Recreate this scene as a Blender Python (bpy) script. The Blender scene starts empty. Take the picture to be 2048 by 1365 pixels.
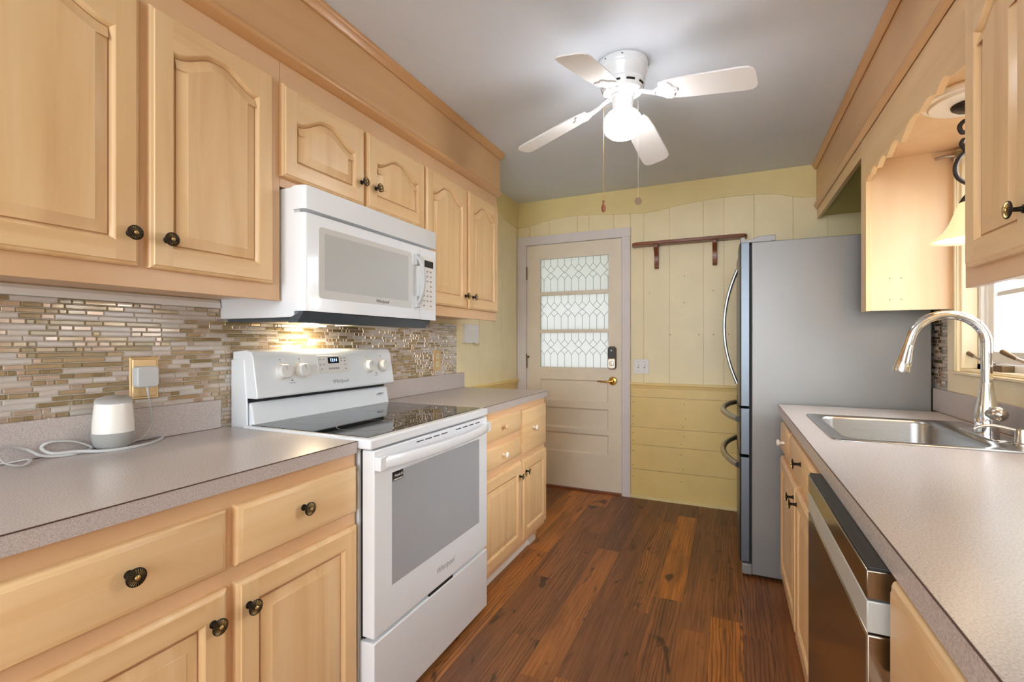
import bpy, bmesh, math, random
from math import sin, cos, pi, radians
from mathutils import Vector, Matrix

SC = bpy.context.scene
COL = SC.collection
random.seed(7)

# ---------------------------------------------------------------- camera
cam_data = bpy.data.cameras.new('camera')
cam = bpy.data.objects.new('camera', cam_data)
COL.objects.link(cam)
cam.location = (0, 0, 1.2)
cam.rotation_euler = (pi / 2, 0, math.atan(433 / 948))
cam_data.sensor_width = 36
cam_data.lens = 36 * 948 / 2048
cam_data.shift_y = 3.5 / 2048
cam_data.clip_start = 0.02
SC.camera = cam

# ---------------------------------------------------------------- world, daylight, exposure
W = bpy.data.worlds.new('daylight')
SC.world = W
W.use_nodes = True
bg = W.node_tree.nodes['Background']
bg.inputs[0].default_value = (0.87, 0.94, 1.0, 1)
bg.inputs[1].default_value = 1.2


def area(name, loc, rot, sx, sy, power, color=(1, 1, 1)):
    d = bpy.data.lights.new(name, 'AREA')
    d.shape = 'RECTANGLE'
    d.size, d.size_y, d.energy, d.color = sx, sy, power, color
    o = bpy.data.objects.new(name, d)
    COL.objects.link(o)
    o.location, o.rotation_euler = loc, rot
    return o


# bright sky outside the sink window and an added, unseen fill lamp behind the camera
area('sky_light_sink_window', (2.6, 1.9, 2.35), (0, radians(62), 0), 1.6, 2.4, 270, (0.90, 0.95, 1.0))
area('added_rear_fill_light', (-0.3, -3.0, 1.5), (radians(104), 0, 0), 2.4, 1.6, 36, (0.91, 0.96, 1.0))

SC.view_settings.view_transform = 'Standard'
SC.view_settings.look = 'None'
SC.view_settings.exposure = 1.22
SC.view_settings.gamma = 1.0
SC.view_settings.use_curve_mapping = False
SC.cycles.use_denoising = True
SC.cycles.max_bounces = 10
SC.cycles.diffuse_bounces = 6
SC.cycles.sample_clamp_indirect = 6.0
SC.cycles.caustics_reflective = False


# ---------------------------------------------------------------- material helpers
def S(r, g, b):
    def f(c):
        c /= 255
        return c / 12.92 if c <= 0.04045 else ((c + 0.055) / 1.055) ** 2.4
    return (f(r), f(g), f(b), 1)


class NT:
    def __init__(s, name):
        s.m = bpy.data.materials.new(name)
        s.m.use_nodes = True
        s.t = s.m.node_tree
        s.b = s.t.nodes['Principled BSDF']

    def n(s, typ, **kw):
        x = s.t.nodes.new(typ)
        for k, v in kw.items():
            setattr(x, k, v)
        return x

    def l(s, a, b):
        s.t.links.new(a, b)

    def v(s, sock, val):
        if hasattr(val, 'is_output') or hasattr(val, 'links'):
            s.l(val, sock)
        else:
            sock.default_value = val

    def math(s, op, a, b=0.0, c=None):
        x = s.n('ShaderNodeMath', operation=op)
        s.v(x.inputs[0], a)
        s.v(x.inputs[1], b)
        if c is not None:
            s.v(x.inputs[2], c)
        return x.outputs[0]

    def mix(s, f, a, b, mode='MIX'):
        x = s.n('ShaderNodeMix', data_type='RGBA', blend_type=mode)
        s.v(x.inputs[0], f)
        s.v(x.inputs[6], a)
        s.v(x.inputs[7], b)
        return x.outputs[2]

    def pos(s):
        return s.n('ShaderNodeNewGeometry').outputs['Position']

    def mapv(s, vec, scale, loc=(0, 0, 0)):
        x = s.n('ShaderNodeMapping')
        s.l(vec, x.inputs[0])
        x.inputs['Scale'].default_value = scale
        x.inputs['Location'].default_value = loc
        return x.outputs[0]

    def noise(s, vec, scale, detail=3, rough=0.5, dist=0.0):
        x = s.n('ShaderNodeTexNoise')
        s.l(vec, x.inputs['Vector'])
        x.inputs['Scale'].default_value = scale
        x.inputs['Detail'].default_value = detail
        x.inputs['Roughness'].default_value = rough
        x.inputs['Distortion'].default_value = dist
        return x.outputs['Fac']

    def ramp(s, fac, stops):
        x = s.n('ShaderNodeValToRGB')
        s.l(fac, x.inputs[0])
        e = x.color_ramp.elements
        e[0].position, e[0].color = stops[0]
        e[1].position, e[1].color = stops[-1]
        for p, c in stops[1:-1]:
            q = e.new(p)
            q.color = c
        return x.outputs[0]

    def ramp_f(s, fac, a, b):
        x = s.n('ShaderNodeMapRange')
        s.l(fac, x.inputs[0])
        x.inputs[1].default_value, x.inputs[2].default_value = a, b
        return x.outputs[0]

    def bump(s, h, strength=0.2, dist=0.002):
        x = s.n('ShaderNodeBump')
        x.inputs['Strength'].default_value = strength
        x.inputs['Distance'].default_value = dist
        s.l(h, x.inputs['Height'])
        s.l(x.outputs[0], s.b.inputs['Normal'])

    def set(s, **kw):
        names = dict(color='Base Color', rough='Roughness', metal='Metallic', coat='Coat Weight',
                     coatr='Coat Roughness', spec='Specular IOR Level', trans='Transmission Weight',
                     ior='IOR', ecol='Emission Color', estr='Emission Strength', sss='Subsurface Weight')
        for k, val in kw.items():
            s.v(s.b.inputs[names[k]], val)
        return s


def plain(name, col, rough=0.5, metal=0.0, **kw):
    t = NT(name)
    t.set(color=col, rough=rough, metal=metal, **kw)
    return t.m


def paint(name, col, rough=0.45, var=0.06, scale=9, bump=0.05, **kw):
    t = NT(name)
    p = t.pos()
    f = t.noise(p, scale, 4)
    d = tuple(c * (1 - var) for c in col[:3]) + (1,)
    u = tuple(min(1, c * (1 + var * 0.5)) for c in col[:3]) + (1,)
    t.set(color=t.ramp(f, [(0.3, d), (0.7, u)]), rough=rough, **kw)
    t.bump(t.noise(p, 160, 2), bump, 0.0015)
    return t.m


def wood(name, light, mid, dark, scale, rough=0.36, coat=0.15, fine=1.0):
    """grain runs along the axis whose scale is smallest"""
    t = NT(name)
    p = t.pos()
    v = t.mapv(p, scale)
    broad = t.noise(v, 1.3, 3, 0.5, 0.6)
    fine_n = t.noise(t.mapv(p, tuple(q * 9 for q in scale)), 2.2, 3, 0.6)
    blot = t.noise(t.mapv(p, (3, 3, 3)), 1.6, 2)
    c = t.ramp(broad, [(0.28, dark), (0.5, mid), (0.72, light)])
    c2 = t.mix(t.math('MULTIPLY', fine_n, 0.28 * fine), c, dark)
    c3 = t.mix(t.math('MULTIPLY', blot, 0.3), c2, light)
    t.set(color=c3, rough=rough, coat=coat, coatr=0.25)
    t.bump(fine_n, 0.04, 0.001)
    return t.m


ML, MM, MD = S(231, 200, 155), S(224, 187, 137), S(210, 168, 118)
M = {}
M['maple_v'] = wood('maple_vertical_grain', ML, MM, MD, (14, 14, 0.9))
M['maple_h'] = wood('maple_horizontal_grain', ML, MM, MD, (14, 0.9, 14))
M['groove_line'] = plain('darker_groove_line', S(176, 134, 94), 0.5)  # flat darker brown along the deepest part of the panel groove
M['maple_x'] = wood('maple_cross_grain', ML, MM, MD, (0.9, 14, 14))
M['maple_frame'] = wood('maple_face_frame', S(222, 186, 147), S(216, 178, 137), S(204, 163, 121), (10, 1.2, 1.2))
M['maple_panel'] = wood('maple_plain_panel', S(224, 192, 154), S(219, 184, 143), S(210, 173, 131), (6, 6, 0.8), fine=0.5)
M['maple_soffit'] = wood('maple_soffit_board', S(214, 174, 128), S(208, 166, 119), S(198, 154, 107), (5, 0.9, 7))
M['maple_trim'] = wood('maple_molding', S(212, 165, 115), S(204, 155, 105), S(192, 141, 92), (12, 0.8, 12), rough=0.28)
M['walnut'] = wood('stained_shelf_wood', S(150, 88, 52), S(128, 70, 40), S(98, 50, 28), (1, 12, 12))
M['ceiling'] = paint('ceiling_paint', S(222, 231, 244), 0.75, 0.02, 3, 0.25)
M['lit_board'] = paint('pale_lit_board_paint', S(240, 226, 184), 0.42, 0.05, 5, 0.1)  # same yellow as the frieze, made paler for the light on these boards
M['yellow'] = paint('yellow_board_paint', S(231, 203, 130), 0.4, 0.05, 5, 0.1)
M['frieze'] = paint('yellow_frieze_paint', S(229, 211, 152), 0.45, 0.05, 4, 0.1)
M['olive'] = paint('yellow_green_wall_paint', S(190, 180, 110), 0.55, 0.04, 4, 0.1)
M['groove'] = plain('dark_joint', S(158, 128, 62), 0.8)
M['door_paint'] = paint('aged_cream_door_paint', S(232, 221, 201), 0.45, 0.06, 4, 0.12)
M['casing'] = paint('greyish_white_trim_paint', S(222, 215, 213), 0.45, 0.05, 5, 0.12)
M['cream_casing'] = paint('cream_window_trim_paint', S(240, 226, 192), 0.35, 0.03, 5, 0.05)
M['vinyl'] = plain('white_vinyl', S(232, 230, 228), 0.3)
M['white_enamel'] = plain('white_appliance_enamel', S(235, 239, 243), 0.16, coat=0.3, coatr=0.05)
M['white_plastic'] = plain('white_plastic', S(228, 226, 222), 0.35)
M['ivory'] = plain('ivory_plastic', S(222, 208, 176), 0.35)
M['grey_print'] = plain('grey_printing', S(150, 150, 150), 0.6)
M['dark_print'] = plain('dark_printing', S(70, 70, 72), 0.6)
M['grey_plastic'] = plain('grey_plastic', S(196, 197, 197), 0.4)
M['black_gap'] = plain('black_gap', S(18, 18, 18), 0.7)
M['black_plastic'] = plain('black_plastic', S(34, 34, 36), 0.4)
M['charcoal'] = plain('charcoal_trim', S(70, 78, 84), 0.35)
M['bronze'] = plain('aged_bronze', S(44, 37, 30), 0.42, 0.7)
M['brass'] = plain('rubbed_brass', S(206, 178, 124), 0.3, 0.9)
M['gold'] = plain('polished_brass', S(212, 170, 92), 0.2, 1.0)
M['satin_brass'] = plain('satin_brass_plate', S(212, 182, 134), 0.45, 0.5)
M['iron'] = plain('dark_iron', S(48, 40, 36), 0.5, 0.4)
M['old_hinge'] = plain('worn_hinge_metal', S(120, 98, 74), 0.5, 0.6)
M['chrome'] = plain('chrome', S(226, 226, 226), 0.07, 1.0)
M['nickel'] = plain('satin_nickel', S(190, 182, 170), 0.28, 1.0)
M['ceramic'] = plain('white_ceramic', S(240, 236, 228), 0.15, coat=0.4)
M['screw'] = plain('small_dark_screw', S(90, 70, 50), 0.5, 0.5)


def m_steel(name, col, rough, scale, metal=1.0):
    t = NT(name)
    f = t.noise(t.mapv(t.pos(), scale), 3, 3)
    d = tuple(c * 0.86 for c in col[:3]) + (1,)
    t.set(color=t.ramp(f, [(0.3, d), (0.7, col)]), rough=rough, metal=metal)
    t.bump(f, 0.03, 0.0006)
    return t.m


M['steel'] = m_steel('brushed_stainless_door', S(112, 118, 125), 0.36, (200, 3, 200))
M['handle_steel'] = plain('brushed_handle_steel', S(168, 169, 170), 0.3, 1.0)
M['steel_dw'] = m_steel('brushed_stainless_dark', S(158, 146, 132), 0.16, (3, 3, 200))
M['steel_sink'] = m_steel('stainless_sink', S(186, 186, 186), 0.26, (4, 180, 180))
M['steel_band'] = plain('satin_grey_band', S(190, 190, 184), 0.4, 0.3)

t = NT('grey_textured_appliance_paint')
f = t.noise(t.pos(), 420, 2)
t.set(color=S(136, 134, 132), rough=0.34, metal=0.2)
t.bump(f, 0.35, 0.0006)
M['fridge_side'] = t.m

# laminate
def laminate(name, base, dots, dark, rough):
    t = NT(name)
    p = t.pos()
    a = t.noise(p, 330, 2, 0.6)
    b = t.noise(t.mapv(p, (1, 1, 1), (5, 3, 1)), 240, 2, 0.6)
    c = t.ramp(a, [(0.36, dark), (0.5, base), (0.66, dots)])
    c2 = t.mix(t.math('MULTIPLY', t.math('GREATER_THAN', b, 0.6), 0.3), c, S(168, 150, 142))
    t.set(color=c2, rough=rough, spec=0.5)
    t.bump(t.noise(p, 500, 2), 0.015, 0.0002)
    return t.m


M['laminate'] = laminate('speckled_rose_grey_laminate', S(189, 180, 176), S(199, 190, 186), S(174, 163, 158), 0.27)
M['seam'] = plain('dark_laminate_seam', S(84, 62, 56), 0.6)

# mosaic
M['grout'] = paint('pale_grout', S(206, 200, 190), 0.7, 0.04, 30, 0.1)


def tile(name, a, b, rough, metal=0.0, stretch=(30, 8, 60), coat=1.0):
    t = NT(name)
    f = t.noise(t.mapv(t.pos(), stretch), 1.5, 3)
    t.set(color=t.ramp(f, [(0.3, a), (0.7, b)]), rough=rough, metal=metal, coat=coat, coatr=0.10, spec=0.9)
    return t.m


M['tiles'] = [
    tile('olive_bronze_glass_tile', S(138, 117, 80), S(156, 135, 96), 0.12, 0.25),
    tile('golden_glass_tile', S(166, 142, 106), S(184, 160, 124), 0.12, 0.35),
    tile('blush_glass_tile', S(190, 166, 146), S(212, 190, 170), 0.12, 0.45),
    tile('grey_marble_tile', S(188, 179, 171), S(206, 199, 192), 0.25, 0.0, coat=0.3),
    tile('beige_marble_tile', S(186, 173, 162), S(202, 191, 180), 0.25, 0.0, coat=0.3)]
M['tiles_r'] = [
    tile('dark_olive_glass_tile', S(104, 92, 66), S(122, 108, 78), 0.12, 0.2),
    tile('brown_glass_tile', S(140, 116, 84), S(156, 130, 96), 0.12, 0.2),
    tile('tan_glass_tile', S(168, 140, 108), S(182, 154, 120), 0.14, 0.1),
    tile('rose_stone_tile', S(206, 186, 172), S(220, 204, 192), 0.3, 0.0, coat=0.2),
    tile('pale_stone_tile', S(198, 180, 166), S(216, 200, 188), 0.3, 0.0, coat=0.2)]

# wood floor
t = NT('rustic_plank_floor')
p = t.pos()
sep = t.n('ShaderNodeSeparateXYZ')
t.l(p, sep.inputs[0])
X, Y = sep.outputs[0], sep.outputs[1]
PW = 0.124
ix = t.math('FLOOR', t.math('DIVIDE', t.math('ADD', X, 5.03), PW))
wn = t.n('ShaderNodeTexWhiteNoise', noise_dimensions='1D')
t.l(ix, wn.inputs['W'])
yo = t.math('ADD', Y, t.math('MULTIPLY', wn.outputs['Value'], 1.7))
iy = t.math('FLOOR', t.math('DIVIDE', t.math('ADD', yo, 9.0), 1.15))
cid = t.n('ShaderNodeCombineXYZ')
t.l(ix, cid.inputs[0])
t.l(iy, cid.inputs[1])
wn2 = t.n('ShaderNodeTexWhiteNoise', noise_dimensions='3D')
t.l(cid.outputs[0], wn2.inputs['Vector'])
rnd = wn2.outputs['Value']
sepc = t.n('ShaderNodeSeparateColor')
t.l(wn2.outputs['Color'], sepc.inputs[0])
rnd2 = sepc.outputs[1]
off = t.n('ShaderNodeVectorMath', operation='SCALE')
t.l(wn2.outputs['Color'], off.inputs[0])
off.inputs['Scale'].default_value = 40
pv = t.n('ShaderNodeVectorMath', operation='ADD')
t.l(p, pv.inputs[0])
t.l(off.outputs[0], pv.inputs[1])
pv = pv.outputs[0]
big = t.noise(t.mapv(pv, (16, 1.5, 1)), 1.0, 3, 0.55, 0.8)
wv = t.n('ShaderNodeTexWave', wave_type='BANDS', bands_direction='X')
t.l(t.mapv(pv, (9, 0.9, 1)), wv.inputs['Vector'])
wv.inputs['Scale'].default_value = 2.4
wv.inputs['Distortion'].default_value = 9.0
wv.inputs['Detail'].default_value = 3.0
wv.inputs['Detail Scale'].default_value = 1.2
fine = t.noise(t.mapv(pv, (130, 3.0, 1)), 1.0, 3, 0.6)
knot = t.noise(t.mapv(pv, (13, 5.0, 1)), 1.0, 2, 0.5, 1.0)
base = t.ramp(rnd, [(0.0, S(124, 80, 50)), (0.4, S(152, 98, 57)), (0.7, S(176, 112, 58)), (1.0, S(202, 128, 56))])
c1 = t.mix(t.math('MULTIPLY', t.ramp_f(big, 0.62, 0.36), 0.5), base, S(84, 50, 28))
rings = t.math('MULTIPLY', t.math('POWER', wv.outputs['Fac'], 4.0), t.math('ADD', 0.14, t.math('MULTIPLY', t.ramp_f(rnd2, 0.5, 0.62), 0.55)))
c2 = t.mix(rings, c1, S(70, 42, 24))
c3 = t.mix(t.math('MULTIPLY', t.ramp_f(fine, 0.44, 0.70), 0.42), c2, S(62, 36, 20))
kn = t.n('ShaderNodeMapRange')
t.l(knot, kn.inputs[0])
kn.inputs[1].default_value = 0.655
kn.inputs[2].default_value = 0.72
c4 = t.mix(t.math('MULTIPLY', kn.outputs[0], 0.8), c3, S(40, 22, 12))
fx = t.math('FRACT', t.math('DIVIDE', t.math('ADD', X, 5.03), PW))
ed = t.math('LESS_THAN', t.math('ABSOLUTE', t.math('SUBTRACT', fx, 0.5)), 0.493)
c5 = t.mix(t.math('MULTIPLY', t.math('SUBTRACT', 1.0, ed), 0.5), c4, S(48, 28, 16))
t.set(color=c5, rough=t.math('ADD', 0.34, t.math('MULTIPLY', fine, 0.18)), spec=0.45)
t.bump(t.math('ADD', fine, wv.outputs['Fac']), 0.08, 0.001)
M['floor'] = t.m

# glass and emitters
t = NT('clear_window_glass')
t.set(color=(1, 1, 1, 1), rough=0.0, trans=1.0, ior=1.01, spec=0.5)
M['glass'] = t.m
t = NT('frosted_leaded_glass')
t.set(color=S(184, 181, 179), rough=0.30, trans=1.0, ior=1.12)
t.bump(t.noise(t.pos(), 60, 2, 0.5, 1.5), 0.25, 0.002)
trl = t.n('ShaderNodeBsdfTranslucent')
trl.inputs['Color'].default_value = S(240, 238, 236)
mxs = t.n('ShaderNodeMixShader')
mxs.inputs[0].default_value = 0.55
t.l(t.b.outputs[0], mxs.inputs[1])
t.l(trl.outputs[0], mxs.inputs[2])
t.l(mxs.outputs[0], t.t.nodes['Material Output'].inputs[0])
M['frosted'] = t.m
M['lead'] = plain('lead_came', S(84, 90, 94), 0.5, 0.3)
M['black_glass'] = plain('black_ceramic_glass', S(22, 23, 25), 0.03, coat=0.0, spec=0.75)
t = NT('oven_door_glass')
ck = t.n('ShaderNodeTexChecker')
t.l(t.mapv(t.pos(), (1, 1, 1)), ck.inputs['Vector'])
ck.inputs['Scale'].default_value = 300
t.set(color=t.mix(ck.outputs['Fac'], S(146, 147, 150), S(172, 173, 176)), rough=0.12, spec=0.5)
M['oven_glass'] = t.m
M['micro_glass'] = plain('microwave_door_glass', S(192, 194, 192), 0.12, spec=0.5)
M['micro_border'] = plain('pale_glass_border', S(214, 214, 211), 0.12, coat=0.4)


def emit(name, col, strength):
    t = NT(name)
    t.set(color=col, ecol=col, estr=strength, rough=0.3)
    return t.m


t = NT('lit_opal_globe')
sp = t.n('ShaderNodeSeparateXYZ')
t.l(t.pos(), sp.inputs[0])
t.set(color=(0.9, 0.9, 0.9, 1), ecol=(1.0, 0.99, 0.985, 1), rough=0.3,
      estr=t.math('ADD', 3.0, t.math('MULTIPLY', t.ramp_f(sp.outputs[2], 2.192, 2.150), 12.0)))   # the bulb sits low in the globe
M['globe'] = t.m
M['shade'] = emit('lit_amber_bell_glass', S(252, 224, 172), 0.26)
M['bulb'] = emit('warm_bulb', (1.0, 0.86, 0.62, 1), 2.5)
M['hood_lens'] = emit('hood_lamp_lens', (1.0, 0.80, 0.52, 1), 14.0)
M['clock_digits'] = emit('blue_white_digits', S(150, 195, 255), 2.2)


# ---------------------------------------------------------------- mesh helpers
class MB:
    def __init__(s, flip=False):
        s.v, s.f, s.m, s.flip = [], [], [], flip

    def vert(s, *p):
        s.v.append(Vector(p))
        return len(s.v) - 1

    def face(s, idx, mi=0):
        s.f.append(tuple(reversed(idx)) if s.flip else tuple(idx))
        s.m.append(mi)

    def box(s, x0, x1, y0, y1, z0, z1, mi=0):
        if x0 > x1: x0, x1 = x1, x0
        if y0 > y1: y0, y1 = y1, y0
        if z0 > z1: z0, z1 = z1, z0
        b = len(s.v)
        for x in (x0, x1):
            for y in (y0, y1):
                for z in (z0, z1):
                    s.v.append(Vector((x, y, z)))
        for q in ((0, 1, 3, 2), (4, 6, 7, 5), (0, 4, 5, 1), (2, 3, 7, 6), (0, 2, 6, 4), (1, 5, 7, 3)):
            s.face([b + k for k in q], mi)
        return s

    def prism(s, pts, axis, a0, a1, mi=0):
        n, b = len(pts), len(s.v)
        for a in (a0, a1):
            for (p, q) in pts:
                s.v.append(Vector({'x': (a, p, q), 'y': (p, a, q), 'z': (p, q, a)}[axis]))
        for k in range(n):
            j = (k + 1) % n
            s.face((b + k, b + j, b + n + j, b + n + k), mi)
        s.face([b + k for k in reversed(range(n))], mi)
        s.face([b + n + k for k in range(n)], mi)
        return s

    def loops(s, rings, mi=0, cap0=False, cap1=False, closed=True, mis=None):
        """rings: list of equal-length point lists"""
        n = len(rings[0])
        ids = [[s.vert(*p) for p in r] for r in rings]
        for k in range(len(rings) - 1):
            mm = mis[k] if mis else mi
            for i in range(n if closed else n - 1):
                j = (i + 1) % n
                s.face((ids[k][i], ids[k][j], ids[k + 1][j], ids[k + 1][i]), mm)
        if cap0: s.face(list(reversed(ids[0])), mis[0] if mis else mi)
        if cap1: s.face(ids[-1], mis[-1] if mis else mi)
        return s

    def lathe(s, prof, c=(0, 0, 0), axis='z', seg=32, mi=0, cap0=True, cap1=True, mis=None):
        rings = []
        for r, h in prof:
            ring = []
            for k in range(seg):
                a = 2 * pi * k / seg
                p, q = r * cos(a), r * sin(a)
                ring.append({'z': (c[0] + p, c[1] + q, c[2] + h), 'x': (c[0] + h, c[1] + p, c[2] + q),
                             'y': (c[0] + q, c[1] + h, c[2] + p)}[axis])
            rings.append(ring)
        return s.loops(rings, mi, cap0, cap1, mis=mis)

    def tube(s, pts, r, seg=10, mi=0, flat=None, up=None):
        pts = [Vector(p) for p in pts]
        rr = r if isinstance(r, (list, tuple)) else [r] * len(pts)
        rings, n0 = [], None
        for k, p in enumerate(pts):
            a, b = pts[max(0, k - 1)], pts[min(len(pts) - 1, k + 1)]
            tg = (b - a).normalized()
            if n0 is None:
                u = Vector(up) if up else (Vector((0, 0, 1)) if abs(tg.z) < 0.9 else Vector((1, 0, 0)))
                n0 = (u - tg * u.dot(tg)).normalized()
            else:
                n0 = (n0 - tg * n0.dot(tg))
                n0 = n0.normalized() if n0.length > 1e-6 else tg.orthogonal().normalized()
            bi = tg.cross(n0)
            fl = flat or 1.0
            rings.append([tuple(p + n0 * (rr[k] * fl * cos(2 * pi * i / seg)) + bi * (rr[k] * sin(2 * pi * i / seg)))
                          for i in range(seg)])
        return s.loops(rings, mi, True, True)

    def build(s, name, mats, parent=None, origin=None, recalc=True, smooth=35, bevel=0.0, bseg=2, sub=0):
        """vertices are world coordinates; they are stored relative to origin (or the thing's base)"""
        root = parent
        while root is not None and root.parent is not None:
            root = root.parent
        o0 = Vector(origin) if origin is not None else (root.location.copy() if root is not None else Vector((0, 0, 0)))
        me = bpy.data.meshes.new(name)
        me.from_pydata([tuple(p - o0) for p in s.v], [], s.f)
        if not isinstance(mats, (list, tuple)): mats = [mats]
        for q in mats: me.materials.append(M[q] if isinstance(q, str) else q)
        for pl, mi in zip(me.polygons, s.m): pl.material_index = mi
        if recalc:
            bm = bmesh.new()
            bm.from_mesh(me)
            bmesh.ops.recalc_face_normals(bm, faces=bm.faces)
            bm.to_mesh(me)
            bm.free()
        if smooth:
            me.polygons.foreach_set('use_smooth', [True] * len(me.polygons))
            me.set_sharp_from_angle(angle=radians(smooth))
        me.update()
        o = bpy.data.objects.new(name, me)
        COL.objects.link(o)
        if parent is not None:
            o.parent = parent
        else:
            o.location = o0
        if bevel:
            b = o.modifiers.new('bevel', 'BEVEL')
            b.width, b.segments, b.limit_method, b.angle_limit = bevel, bseg, 'ANGLE', radians(40)
        if sub:
            q = o.modifiers.new('subdivision', 'SUBSURF')
            q.levels = q.render_levels = sub
        return o


def tag(o, label, cat, group=None, kind=None):
    if label: o['label'] = label
    if cat: o['category'] = cat
    if group: o['group'] = group
    if kind: o['kind'] = kind
    return o


def thing(name, loc, label, cat, group=None):
    o = bpy.data.objects.new(name, None)
    o.empty_display_size = 0.05
    COL.objects.link(o)
    o.location = loc
    return tag(o, label, cat, group)


def struct(o):
    o['kind'] = 'structure'
    return o


def bx(name, x0, x1, y0, y1, z0, z1, mat, parent=None, origin=None, bevel=0.0, bseg=2):
    return MB().box(x0, x1, y0, y1, z0, z1).build(name, mat, parent, origin, bevel=bevel, bseg=bseg)


def inst(mesh_obj, name, loc, parent, rz=0.0):
    """a linked copy of a part placed at a world location under a thing"""
    o = mesh_obj.copy()
    o.name = name
    COL.objects.link(o)
    root = parent
    while root.parent is not None: root = root.parent
    o.parent = parent
    o.location = Vector(loc) - root.location
    o.rotation_euler = (0, 0, rz)
    return o


def text(name, body, size, loc, parent, mat, rot=(pi / 2, 0, pi / 2), align='CENTER', shear=0.0, xs=1.0):
    c = bpy.data.curves.new(name, 'FONT')
    c.body, c.size, c.extrude, c.align_x, c.align_y, c.shear = body, size, 0.0002, align, 'CENTER', shear
    c.materials.append(M[mat])
    o = bpy.data.objects.new(name, c)
    COL.objects.link(o)
    root = parent
    while root.parent is not None: root = root.parent
    o.parent = parent
    o.location = Vector(loc) - root.location
    o.rotation_euler = rot
    o.scale = (xs, 1, 1)
    bpy.context.view_layer.update()
    me = bpy.data.meshes.new_from_object(o)
    q = bpy.data.objects.new(name, me)
    COL.objects.link(q)
    q.parent, q.location, q.rotation_euler, q.scale = o.parent, o.location, o.rotation_euler, o.scale
    bpy.data.objects.remove(o)
    q.name = name
    return q


def offset(poly, d):
    n, out = len(poly), []
    for k in range(n):
        p0, p1, p2 = Vector(poly[k - 1]), Vector(poly[k]), Vector(poly[(k + 1) % n])
        a, b = (p1 - p0), (p2 - p1)
        if a.length < 1e-9 or b.length < 1e-9:
            out.append(tuple(p1)); continue
        a.normalize(); b.normalize()
        na, nb = Vector((-a.y, a.x)), Vector((-b.y, b.x))
        m = na + nb
        m = m / max(0.3, m.dot(m) / 2) if m.length > 1e-6 else na
        out.append((p1.x + m.x * d, p1.y + m.y * d))
    return out


def rrect(y0, y1, z0, z1, r, n=6):
    pts = []
    for cy_, cz_, a0 in ((y1 - r, z0 + r, -90), (y1 - r, z1 - r, 0), (y0 + r, z1 - r, 90), (y0 + r, z0 + r, 180)):
        for k in range(n + 1):
            a = radians(a0 + 90 * k / n)
            pts.append((cy_ + r * cos(a), cz_ + r * sin(a)))
    return pts


# ---------------------------------------------------------------- cabinet fronts
def panel_door(parent, y0, y1, z0, z1, xf, sg, arch=0.04, stile=0.052, rail=0.055, top=None, name='door'):
    """raised panel door whose back lies on x = xf and whose front looks along sg * x"""
    mb = MB(flip=(sg < 0))
    T = 0.021
    P3 = lambda pts, w: [(xf + sg * w, p[0], p[1]) for p in pts]
    rect = [(y0, z0), (y1, z0), (y1, z1), (y0, z1)]
    mb.loops([P3(rect, 0), P3(rect, 0.012), P3(offset(rect, 0.003), 0.016), P3(offset(rect, 0.008), 0.018),
              P3(offset(rect, 0.010), T)], 0, cap0=True)
    e = 0.010
    a0, a1, b0, b1 = y0 + e, y1 - e, z0 + e, z1 - e
    ys0, ys1, zi0 = y0 + stile, y1 - stile, z0 + rail
    sh = (z1 - (top if top else (0.085 if arch else rail)))
    N = 28
    half, mid = (ys1 - ys0) / 2, (ys0 + ys1) / 2
    tops = []
    if arch:
        for k in range(N + 1):
            u = 1 - 2 * k / N
            q_ = max(0.0, min(1.0, (0.93 - abs(u)) / 0.83))
            g = q_ * q_ * (3 - 2 * q_)
            tops.append((mid + half * u, sh + arch * g))
    else:
        tops = [(ys1, sh), (ys0, sh)]
    opening = [(ys0, zi0), (ys1, zi0)] + tops
    w = xf + sg * T
    q = lambda y, z: mb.vert(w, y, z)
    mb.face([q(a0, b0), q(ys0, b0), q(ys0, b1), q(a0, b1)], 0)
    mb.face([q(ys1, b0), q(a1, b0), q(a1, b1), q(ys1, b1)], 0)
    mb.face([q(ys0, b0), q(ys1, b0), q(ys1, zi0), q(ys0, zi0)], 1)
    for k in range(len(tops) - 1):
        (pa, za), (pb, zb) = tops[k + 1], tops[k]
        mb.face([q(pa, za), q(pb, zb), q(pb, b1), q(pa, b1)], 1)
    L = [P3(opening, T), P3(offset(opening, 0.003), 0.0195), P3(offset(opening, 0.006), 0.0150),
         P3(offset(opening, 0.009), 0.0105), P3(offset(opening, 0.0115), 0.0095), P3(offset(opening, 0.013), 0.0112),
         P3(offset(opening, 0.038), 0.0178), P3(offset(opening, 0.0395), 0.0188)]
    mb.loops(L, 0, cap1=True, mis=[0, 0, 0, 2, 2, 0, 0])
    return mb.build(name, ['maple_v', 'maple_h', 'groove_line'], parent, recalc=False, smooth=30)


def drawer_front(parent, y0, y1, z0, z1, xf, sg, name='drawer', mat='maple_h'):
    mb = MB(flip=(sg < 0))
    rect = [(y0, z0), (y1, z0), (y1, z1), (y0, z1)]
    P3 = lambda pts, w: [(xf + sg * w, p[0], p[1]) for p in pts]
    mb.loops([P3(rect, 0), P3(rect, 0.010), P3(offset(rect, 0.002), 0.0135), P3(offset(rect, 0.006), 0.0165),
              P3(offset(rect, 0.011), 0.018), P3(offset(rect, 0.0125), 0.0195), P3(offset(rect, 0.014), 0.020)],
             0, cap0=True, cap1=True)
    return mb.build(name, mat, parent, recalc=False, smooth=30)


# prototype knobs are the first ones used
_proto = {}


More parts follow.
